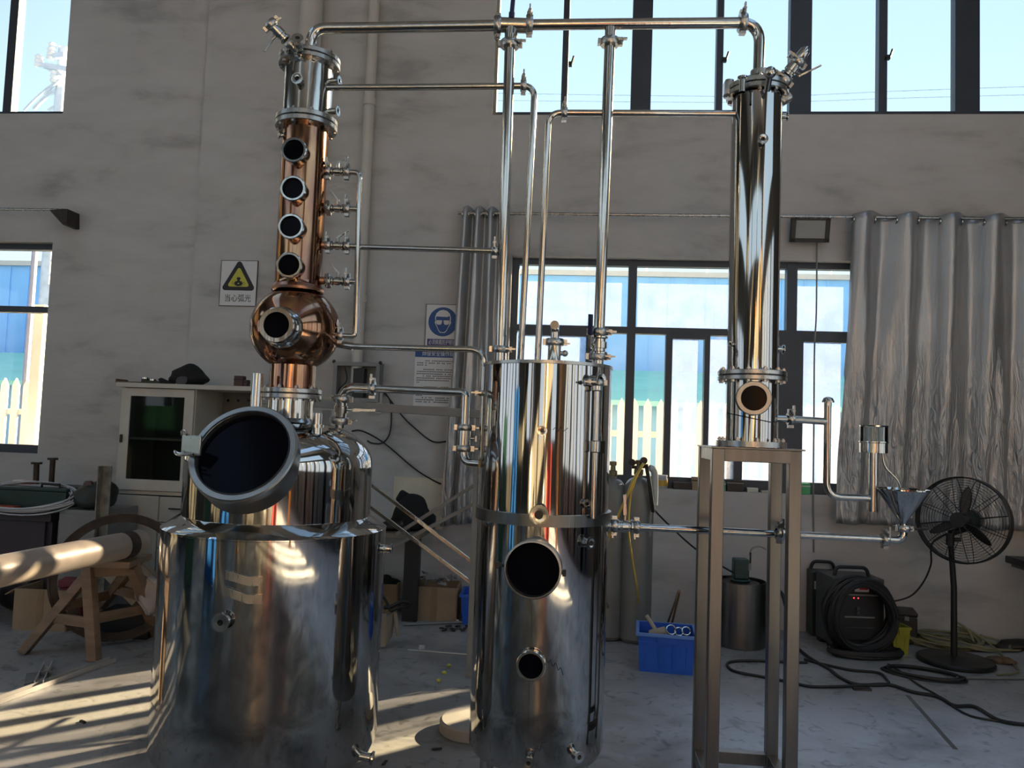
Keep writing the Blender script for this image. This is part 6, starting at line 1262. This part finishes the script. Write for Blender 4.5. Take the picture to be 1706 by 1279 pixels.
q = V((a_.x+.13, 5.68, a_.z)); mb = MB(); mb.box(q+V((0, 0, .013)), (.12, .05, .024)); t = tag(obj('marker_case', mb, BLK, ang=0, bev=.004), 'black case with a yellow green end on the dark side table', 'case'); mb = MB(); mb.box(q+V((.045, 0, .013)), (.05, .052, .026)); obj('end_cap', mb, mat('lime', (.5, .6, .12), .5), t, 0)
c = ZP(1690, 1080, .0); blob('debris', 'small dark debris heap on the floor by the side table leg', 'debris', (c.x, c.y, .02), (.12, .06, .035), IRON, 71, .4)
# ---- floor cables
def fcab(lab, pts, r_=.0085, m_=RUB, z=None):
    mb = MB(); mb.tube(spline([ZP(a, b, r_+.001) for a, b in pts], 8), r_, 8); tag(obj('floor_cable', mb, m_), lab, 'cable', 'black cables across the floor')
fcab('black cable looping on the floor under the condenser stand', ((1345, 1103), (1300, 1102), (1250, 1100), (1218, 1102), (1212, 1108), (1225, 1118), (1270, 1127), (1318, 1136), (1350, 1143), (1400, 1143), (1440, 1141), (1478, 1140), (1476, 1130), (1462, 1120), (1420, 1116), (1380, 1108), (1340, 1098)))
fcab('long black cable snaking over the floor to the picture edge below the fan', ((1330, 1080), (1350, 1096), (1380, 1113), (1400, 1128), (1430, 1140), (1480, 1140), (1520, 1152), (1562, 1160), (1590, 1175), (1624, 1177), (1666, 1200), (1720, 1208)), .010)
fcab('thin black cable branching off below the long cable', ((1480, 1106), (1500, 1118), (1530, 1140), (1562, 1158), (1590, 1178), (1620, 1193), (1664, 1201)), .006)
mb = MB(); q = ZP(1538, 1122, .012); mb.tube(coil(q, .24, .12, (.9, -.28, 0), (.25, .95, .02), 3, .0, .1, 83, .03), .009, 7)
for p_ in mb.v: p_.z = max(p_.z, .004)
tag(obj('cable_loop', mb, RUB), 'black cable coiled in flat oval loops on the floor before the fan base', 'cable coil')
mb = MB(); q = ZP(1436, 1147, .008); mb.box(q, (.10, .03, .012), .1); mb.jit(.003); tag(obj('torch_tip', mb, IRON, ang=0), 'dark flat scrap lying against the floor cable loop', 'scrap')

# ================================================================== unseen cabinets and posts, added behind the viewer for the tanks to mirror
def locker(name, lab, x, y, w_, d_, h_, c_):
    t = thing(name, lab, 'cabinet', (x, y, 0)); m_ = mat('paint_'+name, c_, .45); mb = MB(); mb.bx(x-w_/2, x+w_/2, y-d_/2, y+d_/2, 0, h_); obj('body', mb, m_, t, 0, bev=.006)
    for s in (-1, 1): mb = MB(); mb.bx(x+s*w_/4-w_/4+.01, x+s*w_/4+w_/4-.01, y+d_/2, y+d_/2+.015, .1, h_-.05); obj('door', mb, m_, t, 0, bev=.003)
locker('blue_locker', 'tall blue steel locker out in the workshop facing the still', -4.6, -.6, .9, .5, 1.9, (.03, .16, .5))
locker('green_locker', 'green machine cabinet out in the workshop facing the still', -5.6, 1.2, .7, .6, 1.6, (.02, .10, .055))
locker('red_locker', 'red tool cabinet out in the workshop facing the still', 1.0, -4.2, .8, .5, 1.3, (.45, .04, .03))
for x, y in ((-2.9, -3.2), (2.6, -2.6), (.2, -5.6)):
    t = thing('gantry_post', ['orange painted gantry post far from the wall beside the blue locker', 'orange painted gantry post near the open side door', 'orange painted gantry post behind the red cabinet'][[-2.9, 2.6, .2].index(x)], 'post', (x, y, 0), 'orange gantry posts'); m_ = mat('orange_paint', (.62, .24, .04), .45)
    mb = MB(); mb.bx(x-.09, x+.09, y-.09, y+.09, .015, 3.6); obj('post', mb, m_, t, 0); mb = MB(); mb.bx(x-.18, x+.18, y-.18, y+.18, 0, .015); obj('foot_plate', mb, m_, t, 0)
